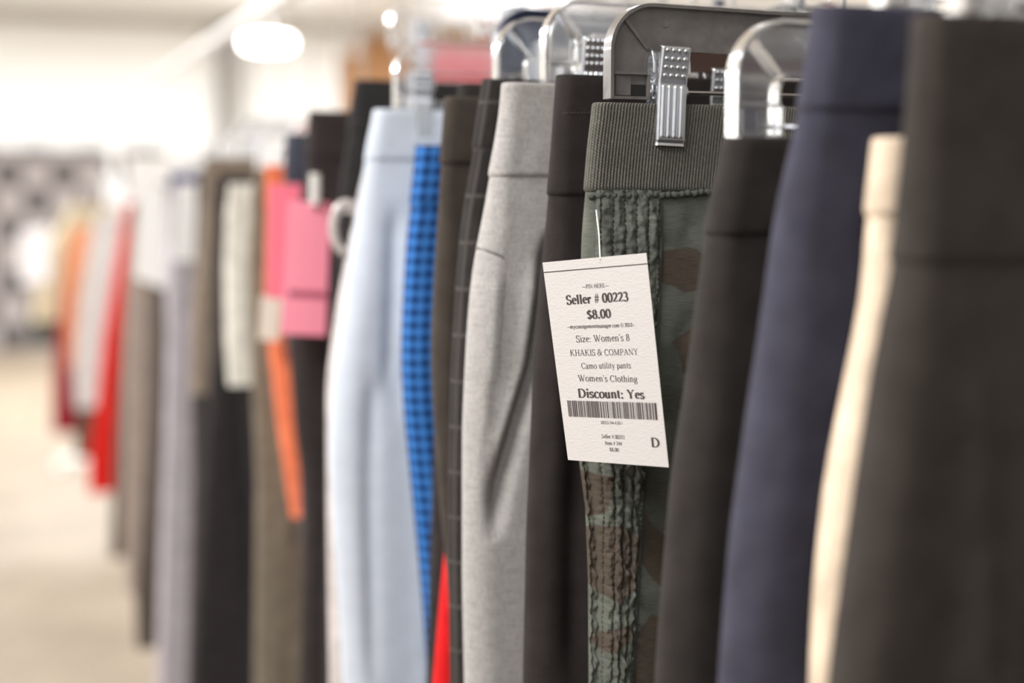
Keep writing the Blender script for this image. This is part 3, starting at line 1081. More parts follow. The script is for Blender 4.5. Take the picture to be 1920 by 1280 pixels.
# ---- camouflage print on the cloth (brown patches), as an attribute the cloth shader reads
PATCH = [[(1243, 470), (1300, 462), (1345, 478), (1345, 540), (1290, 548), (1235, 522)],
         [(1205, 945), (1228, 985), (1260, 1010), (1260, 1120), (1215, 1075), (1196, 1040)],
         [(1196, 1190), (1225, 1150), (1250, 1165), (1250, 1290), (1190, 1290)],
         [(1095, 560), (1120, 600), (1118, 690), (1085, 700)],
         [(1095, 880), (1150, 900), (1140, 960), (1118, 985), (1095, 940)],
         [(1110, 1000), (1165, 985), (1200, 1010), (1195, 1100), (1160, 1130), (1108, 1100)],
         [(1135, 1190), (1185, 1170), (1185, 1200), (1150, 1230), (1120, 1210)],
         [(1265, 640), (1330, 600), (1345, 660), (1290, 700)]]
PW = [[(at(x, y, 0.722)[0], at(x, y, 0.722)[2]) for x, y in p] for p in PATCH]


def inside(poly, x, z):
    c = np.zeros(x.shape, bool)
    for (x0, z0), (x1, z1) in zip(poly, poly[1:] + poly[:1]):
        cr = ((z0 > z) != (z1 > z)) & (x < (x1 - x0) * (z - z0) / ((z1 - z0) + 1e-12) + x0)
        c ^= cr
    return c


def paint(me, off):
    k = len(me.vertices)
    co = np.zeros(k * 3)
    me.vertices.foreach_get('co', co)
    co = co.reshape(-1, 3) + np.array(off)
    wob = np.array([noise.noise(Vector((p[0] * 60, p[2] * 60, 3.3))) for p in co]) * 0.002
    val = np.zeros(k)
    for p in PW:
        X_p, Z_p = co[:, 0] + wob, co[:, 2] + wob
        sd = np.full(k, 1e9)
        for (x0, z0), (x1, z1) in zip(p, p[1:] + p[:1]):
            ax, az = x1 - x0, z1 - z0
            t_ = np.clip(((X_p - x0) * ax + (Z_p - z0) * az) / (ax * ax + az * az), 0, 1)
            sd = np.minimum(sd, np.hypot(X_p - x0 - ax * t_, Z_p - z0 - az * t_))
        sd = np.where(inside(p, X_p, Z_p), sd, -sd)
        val = np.maximum(val, np.clip(0.5 + sd / 0.008, 0, 1))
    # patches repeat elsewhere on the cloth, off to the side nobody reads exactly
    far = (co[:, 0] > PW[0][2][0] + 0.004) | (co[:, 1] > 0.737) | (co[:, 2] < PW[2][3][1] - 0.002)
    nn = np.array([noise.noise(Vector((p[0] * 22, p[2] * 13, 7.7))) for p in co])
    val = np.where(far, np.clip(nn * 6 + 0.2, 0, 1), np.clip(val, 0, 1))
    a_ = me.attributes.new('print', 'FLOAT', 'POINT')
    a_.data.foreach_set('value', val.astype(np.float32))


paint(G5.body.data, G5.inv)

# ---- gathered side panel with rows of stitching
PL = [(356, 1126), (480, 1122), (600, 1120), (760, 1108), (868, 1101), (900, 1105), (960, 1113), (1100, 1118), (1280, 1119), (1330, 1119)]
PR = [(356, 1244), (470, 1241), (600, 1231), (760, 1216), (880, 1206), (960, 1201), (1150, 1190), (1280, 1184), (1330, 1182)]
SF = [0.05, 0.25, 0.44, 0.62, 0.81, 0.965]
plz, plx = zip(*[(at(x, y, 0.724)[2], at(x, y, 0.724)[0]) for y, x in PL])
prz, prx = zip(*[(at(x, y, 0.724)[2], at(x, y, 0.724)[0]) for y, x in PR])
plz, plx, prz, prx = [np.array(v_)[::-1] for v_ in (plz, plx, prz, prx)]
z_hi, z_lo = plz.max(), plz.min()
NR, NU = 560, 90
V, F, U = [], [], []
us = np.linspace(0, 1, NU)
for r in range(NR):
    z = z_hi + (z_lo - z_hi) * r / (NR - 1)
    xl, xr = np.interp(z, plz, plx), np.interp(z, prz, prx)
    x = xl + (xr - xl) * us
    y = G5.front(x, np.full(NU, z))
    depth = z_hi - z
    amp = 0.0015 + 0.0008 * min(depth / 0.2, 1)
    for i in range(NU):
        u = us[i]
        k = sum(1 for s_ in SF if s_ <= u)
        a_ = SF[k - 1] if k > 0 else 0.0
        b_ = SF[k] if k < len(SF) else 1.0
        f = (u - a_) / max(b_ - a_, 1e-6)
        puff = math.sin(PI * min(max(f, 0), 1)) ** 0.7
        # cross wrinkles squeezed between neighbouring rows, a fresh set per channel
        n1 = noise.noise(Vector((u * 6.0 + k * 0.6, z * 210.0 + u * 3 + k * 1.7, 1.1)))
        n2 = noise.noise(Vector((u * 14.0, z * 330.0 + k * 5.1, 4.2)))
        n3 = noise.noise(Vector((u * 3.0, z * 75.0 + u * 2.5, 9.9)))
        wr = 0.95 * n1 + 0.45 * n2 + 0.6 * n3
        edge = min(1, min(u, 1 - u) / 0.03)
        h = (amp * (puff * 0.75 + (0.45 + 0.55 * puff) * wr) + 0.0013) * edge + 0.0001
        pk = 0.0006 * n1 * edge
        V.append((x[i] + pk, y[i] - max(h, 0.00015 * edge), z + 0.0007 * n3 * edge))
        U.append((x[i], z))
for r in range(NR - 1):
    for i in range(NU - 1):
        a_ = r * NU + i
        F.append((a_, a_ + NU, a_ + NU + 1, a_ + 1))
me = bpy.data.meshes.new('side_panel')
me.from_pydata([tuple(Vector(p) - G5.inv) for p in V], [], F)
uvl = me.uv_layers.new(name='UVMap')
li = np.zeros(len(me.loops), dtype=np.int32)
me.loops.foreach_get('vertex_index', li)
uvl.data.foreach_set('uv', np.array(U, dtype=np.float32)[li].ravel())
me.polygons.foreach_set('use_smooth', [True] * len(me.polygons))
me.materials.append(M_CAMO)
me.update()
paint(me, G5.inv)
panel = link('side_panel', me, None, G5.root)
# stitches sit in the grooves of the panel
Va = np.array(V).reshape(NR, NU, 3)
m = MB()
for f in SF:
    col = f * (NU - 1)
    i0 = int(col)
    t_ = col - i0
    line = Va[:, i0] * (1 - t_) + Va[:, min(i0 + 1, NU - 1)] * t_
    d = np.concatenate([[0], np.cumsum(np.linalg.norm(np.diff(line, axis=0), axis=1))])
    s = 0.001
    while s < d[-1] - 0.003:
        i_a, i_b = np.searchsorted(d, s), np.searchsorted(d, s + 0.0019)
        p0, p1 = line[i_a].copy(), line[i_b].copy()
        pm = (p0 + p1) / 2
        pm[1] -= 0.0004
        m.tube([Vector(p0) - G5.inv, Vector(pm) - G5.inv, Vector(p1) - G5.inv], [0.00018, 0.0003, 0.00018], 5)
        s += 0.0030
m.build('stitching', M_THREAD, panel)
# folded seam edge down the right of the panel
m = MB()
pts = []
for r in range(0, NR, 3):
    p = Va[r, NU - 1]
    pts.append(Vector((p[0] + 0.0006, float(G5.front(p[0] + 0.0006, p[2])[0]) - 0.0006, p[2])) - G5.inv)
m.tube(pts, 0.0009, 8)
o = m.build('side_seam', M_CAMO, G5.root)
me = o.data
me.uv_layers.new(name='UVMap')
a_ = me.attributes.new('print', 'FLOAT', 'POINT')
# gathered seam under the ribbed waistband
m = MB()
zs_ = G5.ztop - 0.0495 - 0.0020
xs_ = np.arange(float(G5.XL(np.array([zs_]))[0]) + 0.0006, float(G5.XL(np.array([zs_]))[0]) + 0.13, 0.0006)
pts, rad = [], []
for q_, x in enumerate(xs_):
    z = zs_ + 0.0004 * math.sin(x * 2100) + (0.0025 * max(0, (x - G5.x0 - 0.045) / 0.03) ** 1.0 if x > G5.x0 + 0.045 else 0)
    pts.append(Vector((x, float(G5.front(x, z)[0]) - 0.0009, z)) - G5.inv)
    rad.append(0.0016 + 0.00045 * math.sin(x * 1500 + 2 * noise.noise(Vector((x * 200, 0, 0)))))
m.tube(pts, rad, 10)
o = m.build('gathered_seam', M_CAMO, G5.root)
o.data.uv_layers.new(name='UVMap')
o.data.attributes.new('print', 'FLOAT', 'POINT')

# stitch rows on the neighbours
m = MB(); dashes(m, G6, [(1047, 213), (1140, 212), (1200, 213)], 0.0022, 0.6, 0.00018, 0.0016); m.build('stitching', M_BROWN_THREAD, G6.root)
m = MB()
P_ = [at(x, y, G7.Y) for x, y in ((893, 464), (906, 469), (918, 474), (931, 480))]
m.tube([Vector((p[0], float(G7.front(p[0], p[2])[0]) - 0.0002, p[2])) - G7.inv for p in P_], 0.0008, 8)
m.build('pocket_edge', fabric((172, 166, 161), 'heather'), G7.root).data.uv_layers.new(name='UVMap')

# a metal ring on the off-white pair
rc = at(650, 428, 1.135)
m = MB()
m.tube([(0.011 * math.cos(2 * PI * k / 28), 0, 0.020 * math.sin(2 * PI * k / 28)) for k in range(28)], 0.0042, 10, True)
o = m.build('buckle_ring', plain('pearl_plastic', (176, 164, 158), 0.2), G14.root)
o.location = Vector(rc) - G14.inv
m = MB(); m.box((-0.004, -0.002, 0.012), (0.016, 0.016, 0.022)); o = m.build('ring_tab', fabric((206, 194, 188)), G14.root); o.data.uv_layers.new(name='UVMap'); o.location = Vector(rc) - G14.inv

# ------------------------------------------------------------------ hangers for the row
def hang(kind, g, of, xl=None, rod=0.0055, **kw):
    if xl is None:
        xl = max(g.x0 + 0.012, RAIL_X - HW / 2)
    xl = min(xl, RAIL_X - 0.10)
    return hanger(kind, xl, g.Y, min(g.ztop + rod, RAIL_Z - 0.085), of, **kw)


hang('clear', G1, 'charcoal trousers at the right edge', xl=G1.x0 + 0.016, clip_at=0.12)
hang('clear', G2, 'beige trousers', xl=G2.x0 + 0.03, clip_at=0.10)
hang('clear', G3, 'navy trousers', xl=G3.x0 + 0.03, clip_at=0.06)
hang('clear', G4, 'dark trousers in front of the camo pair', xl=at(1374, 240, 0.575)[0], rod=0.0050, clip_at=0.11)
hg5 = hang('smoke', G5, 'camouflage trousers', xl=at(1141, 150, 0.736)[0], rod=at(1185, 171, 0.736)[2] - G5.ztop, clip_w=1.12, clip_at=at(1250, 171, 0.736)[0] - at(1141, 150, 0.736)[0], clip_tilt=math.radians(2.0))
hang('brown', G6, 'black-brown trousers with the wide waistband', xl=at(1204, 130, 0.777)[0], rod=-0.019, clip_at=0.05)
hang('clear', G7, 'light heather grey trousers', xl=at(1020, 140, 0.832)[0], clip_at=0.0305, rod=0.004)
hang('clear', G8, 'black plaid trousers', xl=at(1030, 140, 0.878)[0])
hang('clear', G9, 'dark brown strip of trousers', xl=at(930, 140, 0.918)[0])
hang('clear', G10, 'bright red trousers')
hang('navy', G11, 'black trousers beside the blue checked pair', xl=at(930, 140, 0.978)[0])
hang('clear', G12, 'blue checked trousers', rod=-0.046, clips=False)
hang('clear', G13, 'pale blue jeans', xl=at(742, 190, 1.095)[0], clip_at=0.02)
hang('clear', G14, 'off-white trousers with the ring', rod=-0.046, clips=False)
hang('clear', G15, 'tall black trousers', rod=-0.046, clips=False)
hang('clear', G16, 'trousers behind the pink tag', rod=-0.046, clips=False)
hang('clear', G17, 'blue-grey trousers', rod=-0.046, clips=False)
hang('white', G18, 'orange shorts')
hang('white', G19, 'olive taupe trousers')
hang('white', G20, 'cream shorts beside the olive pair')
hang('white', G21, 'black trousers behind the cream shorts')
hang('white', G22, 'taupe bermuda shorts')
hang('white', G23, 'charcoal trousers below the bermuda shorts')
hang('white', G24, 'pale lavender trousers')
hang('white', G25, 'dark taupe trousers')
hang('white', G26, 'pinkish beige trousers')
hang('white', G27, 'dark taupe cropped trousers')
hang('white', G28, 'long red shorts')
hang('white', G29, 'pale grey shorts')
hang('clear', G30, 'dark brown shorts')
hang('clear', G31, 'peach shorts')
hang('clear', G32, 'crimson shorts')
hang('clear', G33, 'farthest cream shorts')
hang('clear', G34, 'dark green shorts')
hang('clear', GC, 'coral pink trousers')
hang('clear', GD, 'cream trousers behind the grey pair')

# ------------------------------------------------------------------ the price tag in focus
TC = [((1017, 492), 0.772), ((1212, 474), 0.748), ((1254, 876), 0.738), ((1065, 862), 0.762)]
TL, TR, BR, BL = [(np.array(c, float), d) for c, d in TC]


def tag_px(u, v):
    p = (TL[0] * (1 - u) + TR[0] * u) * (1 - v) + (BL[0] * (1 - u) + BR[0] * u) * v
    d = (TL[1] * (1 - u) + TR[1] * u) * (1 - v) + (BL[1] * (1 - u) + BR[1] * u) * v
    return p, d


def inv_uv(x, y):
    u = v = 0.5
    for _ in range(12):
        p, _d = tag_px(u, v)
        e = np.array([x, y]) - p
        du = (tag_px(u + 1e-3, v)[0] - p) / 1e-3
        dv = (tag_px(u, v + 1e-3)[0] - p) / 1e-3
        s_ = np.linalg.solve(np.stack([du, dv], 1), e)
        u, v = u + s_[0], v + s_[1]
    return u, v


def on_tag(x, y, lift):
    u, v = inv_uv(x, y)
    return at_d(x, y, tag_px(u, v)[1] - lift)


tc = at_d(1135, 675, 0.755)
m = MB()
NU, NV = 24, 40
V, F, U = [], [], []
for side in (0, 1):
    for j in range(NV + 1):
        for i in range(NU + 1):
            (px_, py_), d = tag_px(i / NU, j / NV)
            V.append(tuple(at_d(px_, py_, d + side * 0.0005) - tc))
            U.append((i / NU * 0.065, -j / NV * 0.115))
n0 = (NU + 1) * (NV + 1)
for j in range(NV):
    for i in range(NU):
        a_ = j * (NU + 1) + i
        F.append((a_, a_ + NU + 1, a_ + NU + 2, a_ + 1))
        F.append((n0 + a_ + 1, n0 + a_ + NU + 2, n0 + a_ + NU + 1, n0 + a_))
bd = [i for i in range(NU + 1)] + [j * (NU + 1) + NU for j in range(1, NV + 1)] + [NV * (NU + 1) + i for i in range(NU - 1, -1, -1)] + [j * (NU + 1) for j in range(NV - 1, 0, -1)]
for a_, b_ in zip(bd, bd[1:] + bd[:1]):
    F.append((a_, b_, b_ + n0, a_ + n0))
me = bpy.data.meshes.new('price_tag')
me.from_pydata(V, [], F)
uvl = me.uv_layers.new(name='UVMap')
li = np.zeros(len(me.loops), dtype=np.int32)
me.loops.foreach_get('vertex_index', li)
uvl.data.foreach_set('uv', np.array(U, dtype=np.float32)[li].ravel())
me.materials.append(M_CARD)
me.update()
TAG = link('price_tag', me)
TAG.location = tc
tag(TAG, 'white card price tag printed Seller # 00223 with a barcode, pinned to the camouflage trousers', 'price tag')

# ---- serif lettering drawn with a broad nib: strokes, thick when upright, thin when level
X_ = 0.68


def E(cx, cy, rx, ry, a0, a1, n_=14):
    return [(cx + rx * math.cos(math.radians(a0 + (a1 - a0) * i / n_)), cy + ry * math.sin(math.radians(a0 + (a1 - a0) * i / n_))) for i in range(n_ + 1)]


def st(x, y0, y1, s0=0.11, s1=0.11):
    """upright stem with serifs"""
    r = [('n', [(x, y0), (x, y1)])]
    if s0: r.append(('s', (x, y0, s0)))
    if s1: r.append(('s', (x, y1, s1)))
    return r


def ln(*p): return [('n', list(p))]
def th(*p): return [('t', list(p))]
def sf(x, y, h=0.11): return [('s', (x, y, h))]
def dot(x, y): return [('d', (x, y))]


GL = {
    'P': (0.66, st(.17, 0, 1) + ln((.17, .98), *E(.36, .73, .21, .25, 90, -90), (.17, .48))),
    'I': (0.36, st(.18, 0, 1)),
    'N': (0.84, th((.17, 0), (.17, 1)) + ln((.15, 1), (.67, 0)) + th((.67, 0), (.67, 1)) + sf(.17, 0) + sf(.10, 1, .09) + sf(.67, 1)),
    'H': (0.84, st(.18, 0, 1) + st(.66, 0, 1) + ln((.18, .5), (.66, .5))),
    'E': (0.70, st(.17, 0, 1) + ln((.17, .98), (.58, .98), ) + ln((.17, .5), (.48, .5)) + ln((.17, .02), (.60, .02)) + th((.58, .98), (.58, .8)) + th((.60, .02), (.62, .22)) + th((.48, .4), (.48, .6))),
    'R': (0.76, st(.17, 0, 1) + ln((.17, .98), *E(.36, .74, .20, .24, 90, -90), (.17, .5)) + ln((.36, .5), (.64, .02)) + sf(.66, 0, .08)),
    'S': (0.60, ln(*E(.30, .75, .19, .25, 20, 180), *E(.30, .75, .19, .23, 180, 250), (.36, .47), *E(.31, .25, .20, .26, 60, -10), *E(.31, .25, .20, .25, -10, -165)) + th((.50, .98), (.50, .72)) + th((.10, .02), (.10, .30))),
    'W': (1.08, ln((.12, 1), (.36, 0)) + th((.36, 0), (.55, .95)) + ln((.48, 1), (.72, 0)) + th((.72, 0), (.95, 1)) + sf(.12, 1) + sf(.48, 1) + sf(.95, 1, .09)),
    'K': (0.84, st(.18, 0, 1) + th((.18, .42), (.62, 1)) + ln((.34, .58), (.70, 0)) + sf(.64, 1) + sf(.70, 0)),
    'A': (0.82, th((.12, 0), (.40, 1)) + ln((.40, 1), (.69, 0)) + th((.22, .36), (.58, .36)) + sf(.12, 0, .10) + sf(.70, 0, .12)),
    '&': (0.90, ln(*E(.38, .80, .15, .20, -40, 220), (.30, .62), (.70, .05), (.82, .02)) + ln((.32, .58), *E(.30, .27, .20, .27, 120, 300), (.55, .2), (.72, .56)) + sf(.72, .58, .10)),
    'C': (0.76, ln(*E(.42, .5, .31, .50, 40, 320, 24)) + th((.66, .98), (.66, .70))),
    'O': (0.84, ln(*E(.42, .5, .33, .50, 0, 360, 30))),
    'M': (1.02, th((.18, 0), (.18, 1)) + ln((.18, 1), (.50, .05)) + th((.50, .05), (.82, 1)) + ln((.82, 0), (.82, 1)) + sf(.18, 0, .10) + sf(.14, 1, .08) + sf(.82, 0) + sf(.86, 1, .08)),
    'Y': (0.80, ln((.14, 1), (.40, .48)) + th((.40, .48), (.67, 1)) + ln((.40, .48), (.40, 0)) + sf(.14, 1) + sf(.67, 1) + sf(.40, 0)),
    'D': (0.82, st(.17, 0, 1) + ln((.17, .98), *E(.34, .5, .37, .48, 90, -90, 18), (.17, .02))),
    'a': (0.52, ln(*E(.23, .50, .14, .17, 160, 0), (.37, .12), (.40, .03), (.50, .08)) + ln((.37, .42), *E(.22, .19, .14, .19, 120, 300), (.37, .15))),
    'c': (0.50, ln(*E(.28, .34, .20, .34, 40, 320, 18))),
    'e': (0.50, ln((.10, .40), (.44, .40), *E(.27, .36, .17, .32, 10, 320, 18))),
    'g': (0.56, ln(*E(.25, .45, .16, .23, 0, 360, 18)) + ln((.16, .25), (.12, .12), (.40, .06), *E(.26, -.12, .20, .16, 40, -180), (.14, .04)) + th((.38, .60), (.52, .64))),
    'h': (0.60, st(.14, 0, 1.02, .10, 0) + sf(.09, 1.01, .06) + ln((.14, .50), *E(.30, .48, .15, .20, 130, 0), (.45, 0)) + sf(.45, 0, .10)),
    'i': (0.32, st(.16, 0, X_, .10, 0) + sf(.10, X_ - .01, .06) + dot(.16, .93)),
    'l': (0.32, st(.16, 0, 1.02, .10, 0) + sf(.10, 1.01, .06)),
    'm': (0.92, st(.15, 0, X_, .10, 0) + sf(.10, X_ - .01, .06) + ln((.15, .50), *E(.31, .48, .14, .20, 130, 0), (.45, 0)) + sf(.45, 0, .09) + ln((.45, .50), *E(.61, .48, .14, .20, 130, 0), (.75, 0)) + sf(.75, 0, .10)),
    'n': (0.60, st(.14, 0, X_, .10, 0) + sf(.09, X_ - .01, .06) + ln((.14, .50), *E(.30, .48, .15, .20, 130, 0), (.45, 0)) + sf(.45, 0, .10)),
    'o': (0.56, ln(*E(.28, .34, .21, .34, 0, 360, 24))),
    'p': (0.58, st(.15, -.30, X_, .11, 0) + sf(.09, X_ - .01, .06) + ln((.15, .52), *E(.30, .34, .19, .34, 120, -130, 18), (.15, .10))),
    'r': (0.42, st(.14, 0, X_, .10, 0) + sf(.09, X_ - .01, .06) + ln((.14, .45), (.24, .64), (.33, .66)) + dot(.34, .60)),
    's': (0.46, ln(*E(.22, .51, .13, .17, 20, 180), *E(.22, .51, .13, .15, 180, 240), (.27, .31), *E(.23, .17, .14, .17, 50, -10), *E(.23, .17, .14, .17, -10, -165)) + th((.36, .67), (.36, .50)) + th((.09, .02), (.09, .18))),
    't': (0.36, ln((.16, .88), (.16, .12), (.22, .02), (.33, .08)) + ln((.04, .66), (.32, .66))),
    'u': (0.60, ln((.14, X_), (.14, .20), *E(.28, .20, .14, .20, 180, 320), (.43, .18)) + ln((.43, X_), (.43, .02)) + sf(.09, X_ - .01, .06) + sf(.38, X_ - .01, .06) + sf(.49, 0, .07)),
    'y': (0.58, ln((.12, X_), (.30, .02)) + th((.48, X_), (.26, -.20), (.14, -.28)) + sf(.12, X_, .10) + sf(.48, X_, .08) + dot(.12, -.26)),
    'z': (0.50, ln((.06, .66), (.42, .66)) + ln((.42, .66), (.07, .02)) + ln((.06, .02), (.43, .02)) + th((.07, .66), (.07, .5)) + th((.43, .02), (.43, .18))),
    '0': (0.56, ln(*E(.28, .5, .20, .5, 0, 360, 26))),
    '1': (0.56, st(.30, 0, .98, .13, 0) + th((.30, .98), (.14, .84))),
    '2': (0.56, ln(*E(.27, .72, .17, .28, 165, -30), (.10, .05), (.46, .05)) + th((.46, .05), (.50, .2))),
    '3': (0.56, ln(*E(.25, .77, .16, .23, 155, -80), (.22, .53)) + ln((.22, .53), *E(.25, .27, .20, .27, 80, -155))),
    '4': (0.56, ln((.38, 0), (.38, 1)) + th((.38, 1), (.05, .30)) + ln((.05, .29), (.52, .29))),
    '8': (0.56, ln(*E(.28, .76, .15, .24, 0, 360, 20)) + ln(*E(.28, .27, .19, .27, 0, 360, 22))),
    '#': (0.58, th((.16, 0), (.26, 1)) + th((.34, 0), (.44, 1)) + ln((.05, .34), (.52, .34)) + ln((.08, .64), (.55, .64))),
    '$': (0.56, ln(*E(.28, .73, .17, .22, 20, 180), *E(.28, .73, .17, .20, 180, 245), (.33, .47), *E(.28, .26, .18, .22, 55, -10), *E(.28, .26, .18, .22, -10, -165)) + th((.28, -.1), (.28, 1.1))),
    'Q': (0.80, th(*E(.40, .5, .37, .50, 0, 360, 26)) + th(*E(.41, .5, .18, .26, 45, 315, 14))),     # copyright mark
    '.': (0.28, dot(.14, .06)),
    ':': (0.32, dot(.16, .06) + dot(.16, .56)),
    '-': (0.36, ln((.05, .32), (.31, .32)) + ln((.05, .36), (.31, .36))),
    "'": (0.22, th((.11, 1.0), (.11, .74)) + dot(.11, .98)),
    ' ': (0.30, []),
}


def letters(mb, text, p0, p1, cap, thick=0.15, thin=0.045, slant=(-0.117, -1.0), lift=0.0002, serif=True):
    """text whose baseline runs from pixel p0 to p1 on the tag"""
    adv = sum(GL[c][0] for c in text)
    p0, p1 = np.array(p0, float), np.array(p1, float)
    ex = (p1 - p0) / adv
    ey = np.array(slant) * cap
    sx = np.linalg.norm(ex)
    asp = sx / cap                                             # letter widths are squeezed by this much

    def P(x, y):
        q = p0 + ex * x + ey * y
        return Vector(on_tag(q[0], q[1], lift)) - Vector(tc)
    pen = 0.0
    for c in text:
        w_, strokes = GL[c]
        for kind, dta in strokes:
            if kind in ('n', 't'):
                pts = [np.array([a, b]) for a, b in dta]
                L_, R_ = [], []
                for i, p in enumerate(pts):
                    d = pts[min(i + 1, len(pts) - 1)] - pts[max(i - 1, 0)]
                    d = d / (np.linalg.norm(d) + 1e-9)
                    an = math.atan2(d[1], d[0])
                    wd = thin if kind == 't' else thin + (thick - thin) * abs(math.sin(an - 0.17)) ** 1.6
                    nrm = np.array([-d[1], d[0]]) * wd / 2
                    L_.append(p + nrm); R_.append(p - nrm)
                vs = []
                for a, b in zip(L_, R_):
                    vs += [P(pen + a[0], a[1]), P(pen + b[0], b[1])]
                mb.add(vs, [(2 * i, 2 * i + 1, 2 * i + 3, 2 * i + 2) for i in range(len(pts) - 1)])
            elif kind == 's' and serif:
                x, y, h = dta
                y0 = y - (thin if y > 0.3 else 0)
                mb.add([P(pen + x - h, y0), P(pen + x + h, y0), P(pen + x + h, y0 + thin), P(pen + x - h, y0 + thin)], [(0, 1, 2, 3)])
            elif kind == 'd':
                x, y = dta
                r = thick * 0.55
                vs = [P(pen + x + r * math.cos(2 * PI * k / 8), y + r * math.sin(2 * PI * k / 8)) for k in range(8)]
                mb.add(vs, [tuple(range(8))])
        pen += w_


m = MB()
letters(m, '---PIN HERE---', (1091, 541), (1142, 538), 7.5, 0.13, 0.06)
letters(m, 'Seller # 00223', (1062, 571), (1179, 564), 17, 0.21, 0.07)
letters(m, '$8.00', (1101, 598), (1146, 595), 16, 0.21, 0.07)
letters(m, '--myconsignmentmanager.com Q 2022--', (1064, 616), (1191, 612), 7.0, 0.15, 0.07)
letters(m, "Size: Women's 8", (1080, 641.5), (1181, 638.5), 12.5, 0.115, 0.05)
letters(m, 'KHAKIS & COMPANY', (1069, 667), (1197, 665), 11.5, 0.115, 0.05)
letters(m, 'Camo utility pants', (1090, 691), (1183.5, 690), 10.8, 0.115, 0.05)
letters(m, "Women's Clothing", (1084, 714.5), (1196, 716), 11.8, 0.115, 0.05)
letters(m, 'Discount: Yes', (1084, 745), (1209, 747.5), 16.5, 0.21, 0.07)
letters(m, '00223-244-8.00-1', (1127, 794.6), (1168, 796.0), 5.8, 0.10, 0.09, serif=False)
letters(m, 'Seller # 00223', (1128, 821), (1171.5, 823), 7.2, 0.14, 0.06)
letters(m, 'Item # 244', (1134.5, 833.4), (1166.5, 835), 6.8, 0.14, 0.06)
letters(m, '$8.00', (1143, 845.6), (1160.5, 846.6), 6.8, 0.14, 0.06)
letters(m, 'D', (1221, 837.5), (1238, 838.6), 17.5, 0.20, 0.07)
m.build('printed_lettering', M_INK, TAG, False)

m = MB()
def quad(a, b, c, d, lift=0.0002):
    m.add([Vector(on_tag(*p, lift)) - Vector(tc) for p in (a, b, c, d)], [(0, 3, 2, 1)])
k_ = 12
for i in range(k_):
    f0, f1 = i / k_, (i + 1) / k_
    ya, yb = 510.6 + (494.2 - 510.6) * f0, 510.6 + (494.2 - 510.6) * f1
    xa, xb = 1019.4 + (1213.6 - 1019.4) * f0, 1019.4 + (1213.6 - 1019.4) * f1
    quad((xa, ya - 0.8), (xb, yb - 0.8), (xb, yb + 0.8), (xa, ya + 0.8))
m.build('pin_line', M_INK, TAG, False)

m = MB()
rng = random.Random(223)
A, B, C_, D_ = [np.array(p, float) for p in ((1063.2, 750.4), (1230.2, 755.2), (1233.0, 787.0), (1066.6, 780.4))]
mods = []
while sum(mods) < 190:
    mods += [rng.choice((1, 1, 2, 2, 3)), rng.choice((1, 1, 1, 2, 2))]
mods += [5]
tot = sum(mods)
s = 0
for i, w_ in enumerate(mods):
    if i % 2 == 0:
        u0, u1 = s / tot, (s + w_) / tot
        quad(A + (B - A) * u0, A + (B - A) * u1, D_ + (C_ - D_) * u1, D_ + (C_ - D_) * u0)
    s += w_
m.build('barcode', M_INK, TAG, False)

m = MB()
p0, p1 = at_d(1118, 394, 0.785), at_d(1125.5, 486, 0.7585)
pm = (p0 + p1) / 2 + np.array([0.0002, -0.0006, 0.0003])
m.tube([Vector(p0) - Vector(tc), Vector(pm) - Vector(tc), Vector(p1) - Vector(tc)], 0.00042, 8)
m.tube([Vector(p1) + Vector((-0.003, -0.0004, 0.0002)) - Vector(tc), Vector(p1) + Vector((0.003, -0.0004, -0.0002)) - Vector(tc)], 0.0001, 6)
m.build('plastic_fastener', M_FIL, TAG)


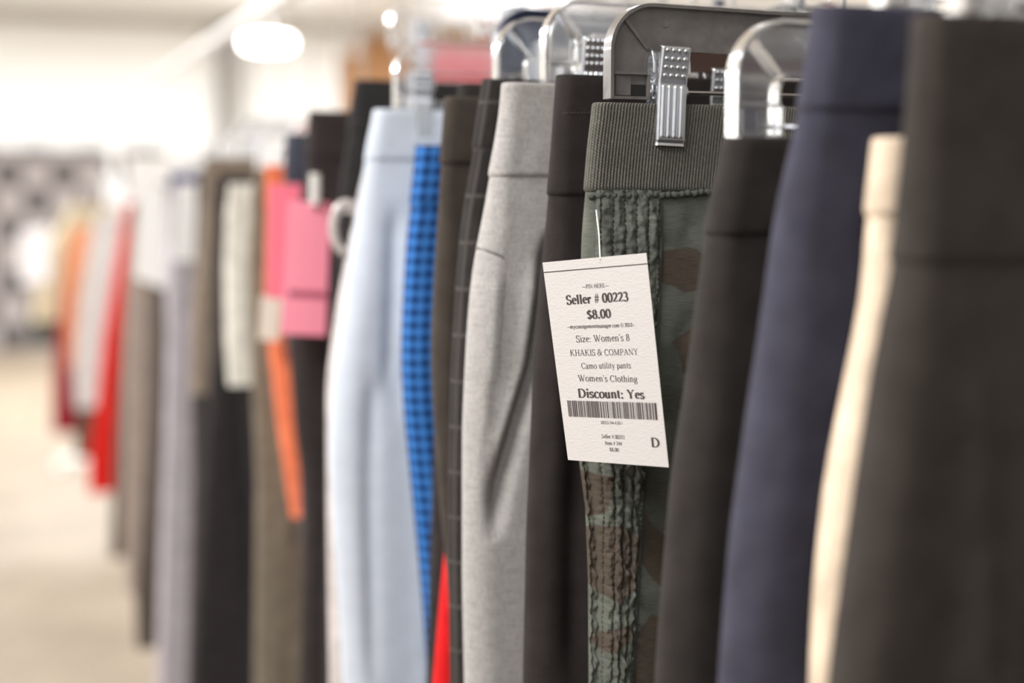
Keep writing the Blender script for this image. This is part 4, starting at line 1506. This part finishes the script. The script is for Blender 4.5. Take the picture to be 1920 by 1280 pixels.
# ------------------------------------------------------------------ blurred tags farther down the row
def far_tag(label, corners, Y, color, stripe=None, cat='price tag', fastener=None, curl=0.0, group='price tags on the clothes'):
    W_ = [at(x, y, Y) for x, y in corners]
    c = sum(W_) / 4
    m = MB()
    N = 10
    vs = []
    for side in (0, 1):
        for j in range(N + 1):
            for i in range(N + 1):
                u, v_ = i / N, j / N
                p = (W_[0] * (1 - u) + W_[1] * u) * (1 - v_) + (W_[3] * (1 - u) + W_[2] * u) * v_
                vs.append(p - c + np.array([0, side * 0.0006 - curl * math.sin(PI * u), 0]))
    k = (N + 1) ** 2
    fs = []
    for j in range(N):
        for i in range(N):
            a_ = j * (N + 1) + i
            fs += [(a_, a_ + N + 1, a_ + N + 2, a_ + 1), (k + a_ + 1, k + a_ + N + 2, k + a_ + N + 1, k + a_)]
    bd_ = [i for i in range(N + 1)] + [j * (N + 1) + N for j in range(1, N + 1)] + [N * (N + 1) + i for i in range(N - 1, -1, -1)] + [j * (N + 1) for j in range(N - 1, 0, -1)]
    for a_, b_ in zip(bd_, bd_[1:] + bd_[:1]):
        fs.append((a_, b_, b_ + k, a_ + k))
    m.add(vs, fs)
    o = m.build('price_tag', card(color), None, True, 50)
    o.location = c
    tag(o, label, cat, group)
    if stripe:
        v0, v1, sc_ = stripe
        m = MB()
        p = lambda u, v_: (W_[0] * (1 - u) + W_[1] * u) * (1 - v_) + (W_[3] * (1 - u) + W_[2] * u) * v_ - c + np.array([0, -0.0007 - curl * math.sin(PI * u), 0])
        vs = [p(0.12 + 0.84 * i / 8, v) for v in (v0, v1) for i in range(9)]
        m.add(vs, [(i, 9 + i, 10 + i, i + 1) for i in range(8)])
        m.build('printed_bar', card(sc_), o, True)
    if fastener:
        (xa, ya), (xb, yb), r = fastener
        m = MB()
        m.tube([at(xa, ya, Y - 0.002) - c, at(xb, yb, Y - 0.002) - c], r, 8)
        m.build('plastic_fastener', M_FIL, o)
    return o


far_tag('large bright pink price tag on the black-brown trousers', [(540, 376), (621, 380), (611, 630), (527, 626)], 1.295, (255, 150, 168), (0.665, 0.715, (178, 84, 104)), fastener=((591, 325), (591, 384), 0.005))
far_tag('smaller deep pink price tag left of the large pink one', [(504, 345), (566, 345), (548, 562), (500, 558)], 1.385, (255, 128, 146))
far_tag('cream price tag below the pink tags', [(490, 552), (530, 560), (522, 640), (484, 636)], 1.475, (240, 226, 206))
far_tag('white price tag on the pale lavender trousers', [(332, 342), (372, 344), (366, 490), (322, 488)], 2.24, (246, 243, 238))
far_tag('long white price tag on the dark taupe trousers', [(262, 340), (312, 350), (308, 542), (252, 520)], 2.48, (244, 241, 236))
far_tag('upper white price tag beside the lavender waistband', [(240, 295), (326, 296), (326, 352), (240, 352)], 2.70, (248, 242, 236))
far_tag('white price tag hanging at the far end of the row', [(36, 432), (94, 424), (92, 526), (40, 532)], 4.955, (246, 246, 248))
far_tag('small white price tag on the waist above the red shorts', [(192, 330), (232, 326), (236, 378), (196, 382)], 3.2, (240, 240, 238))
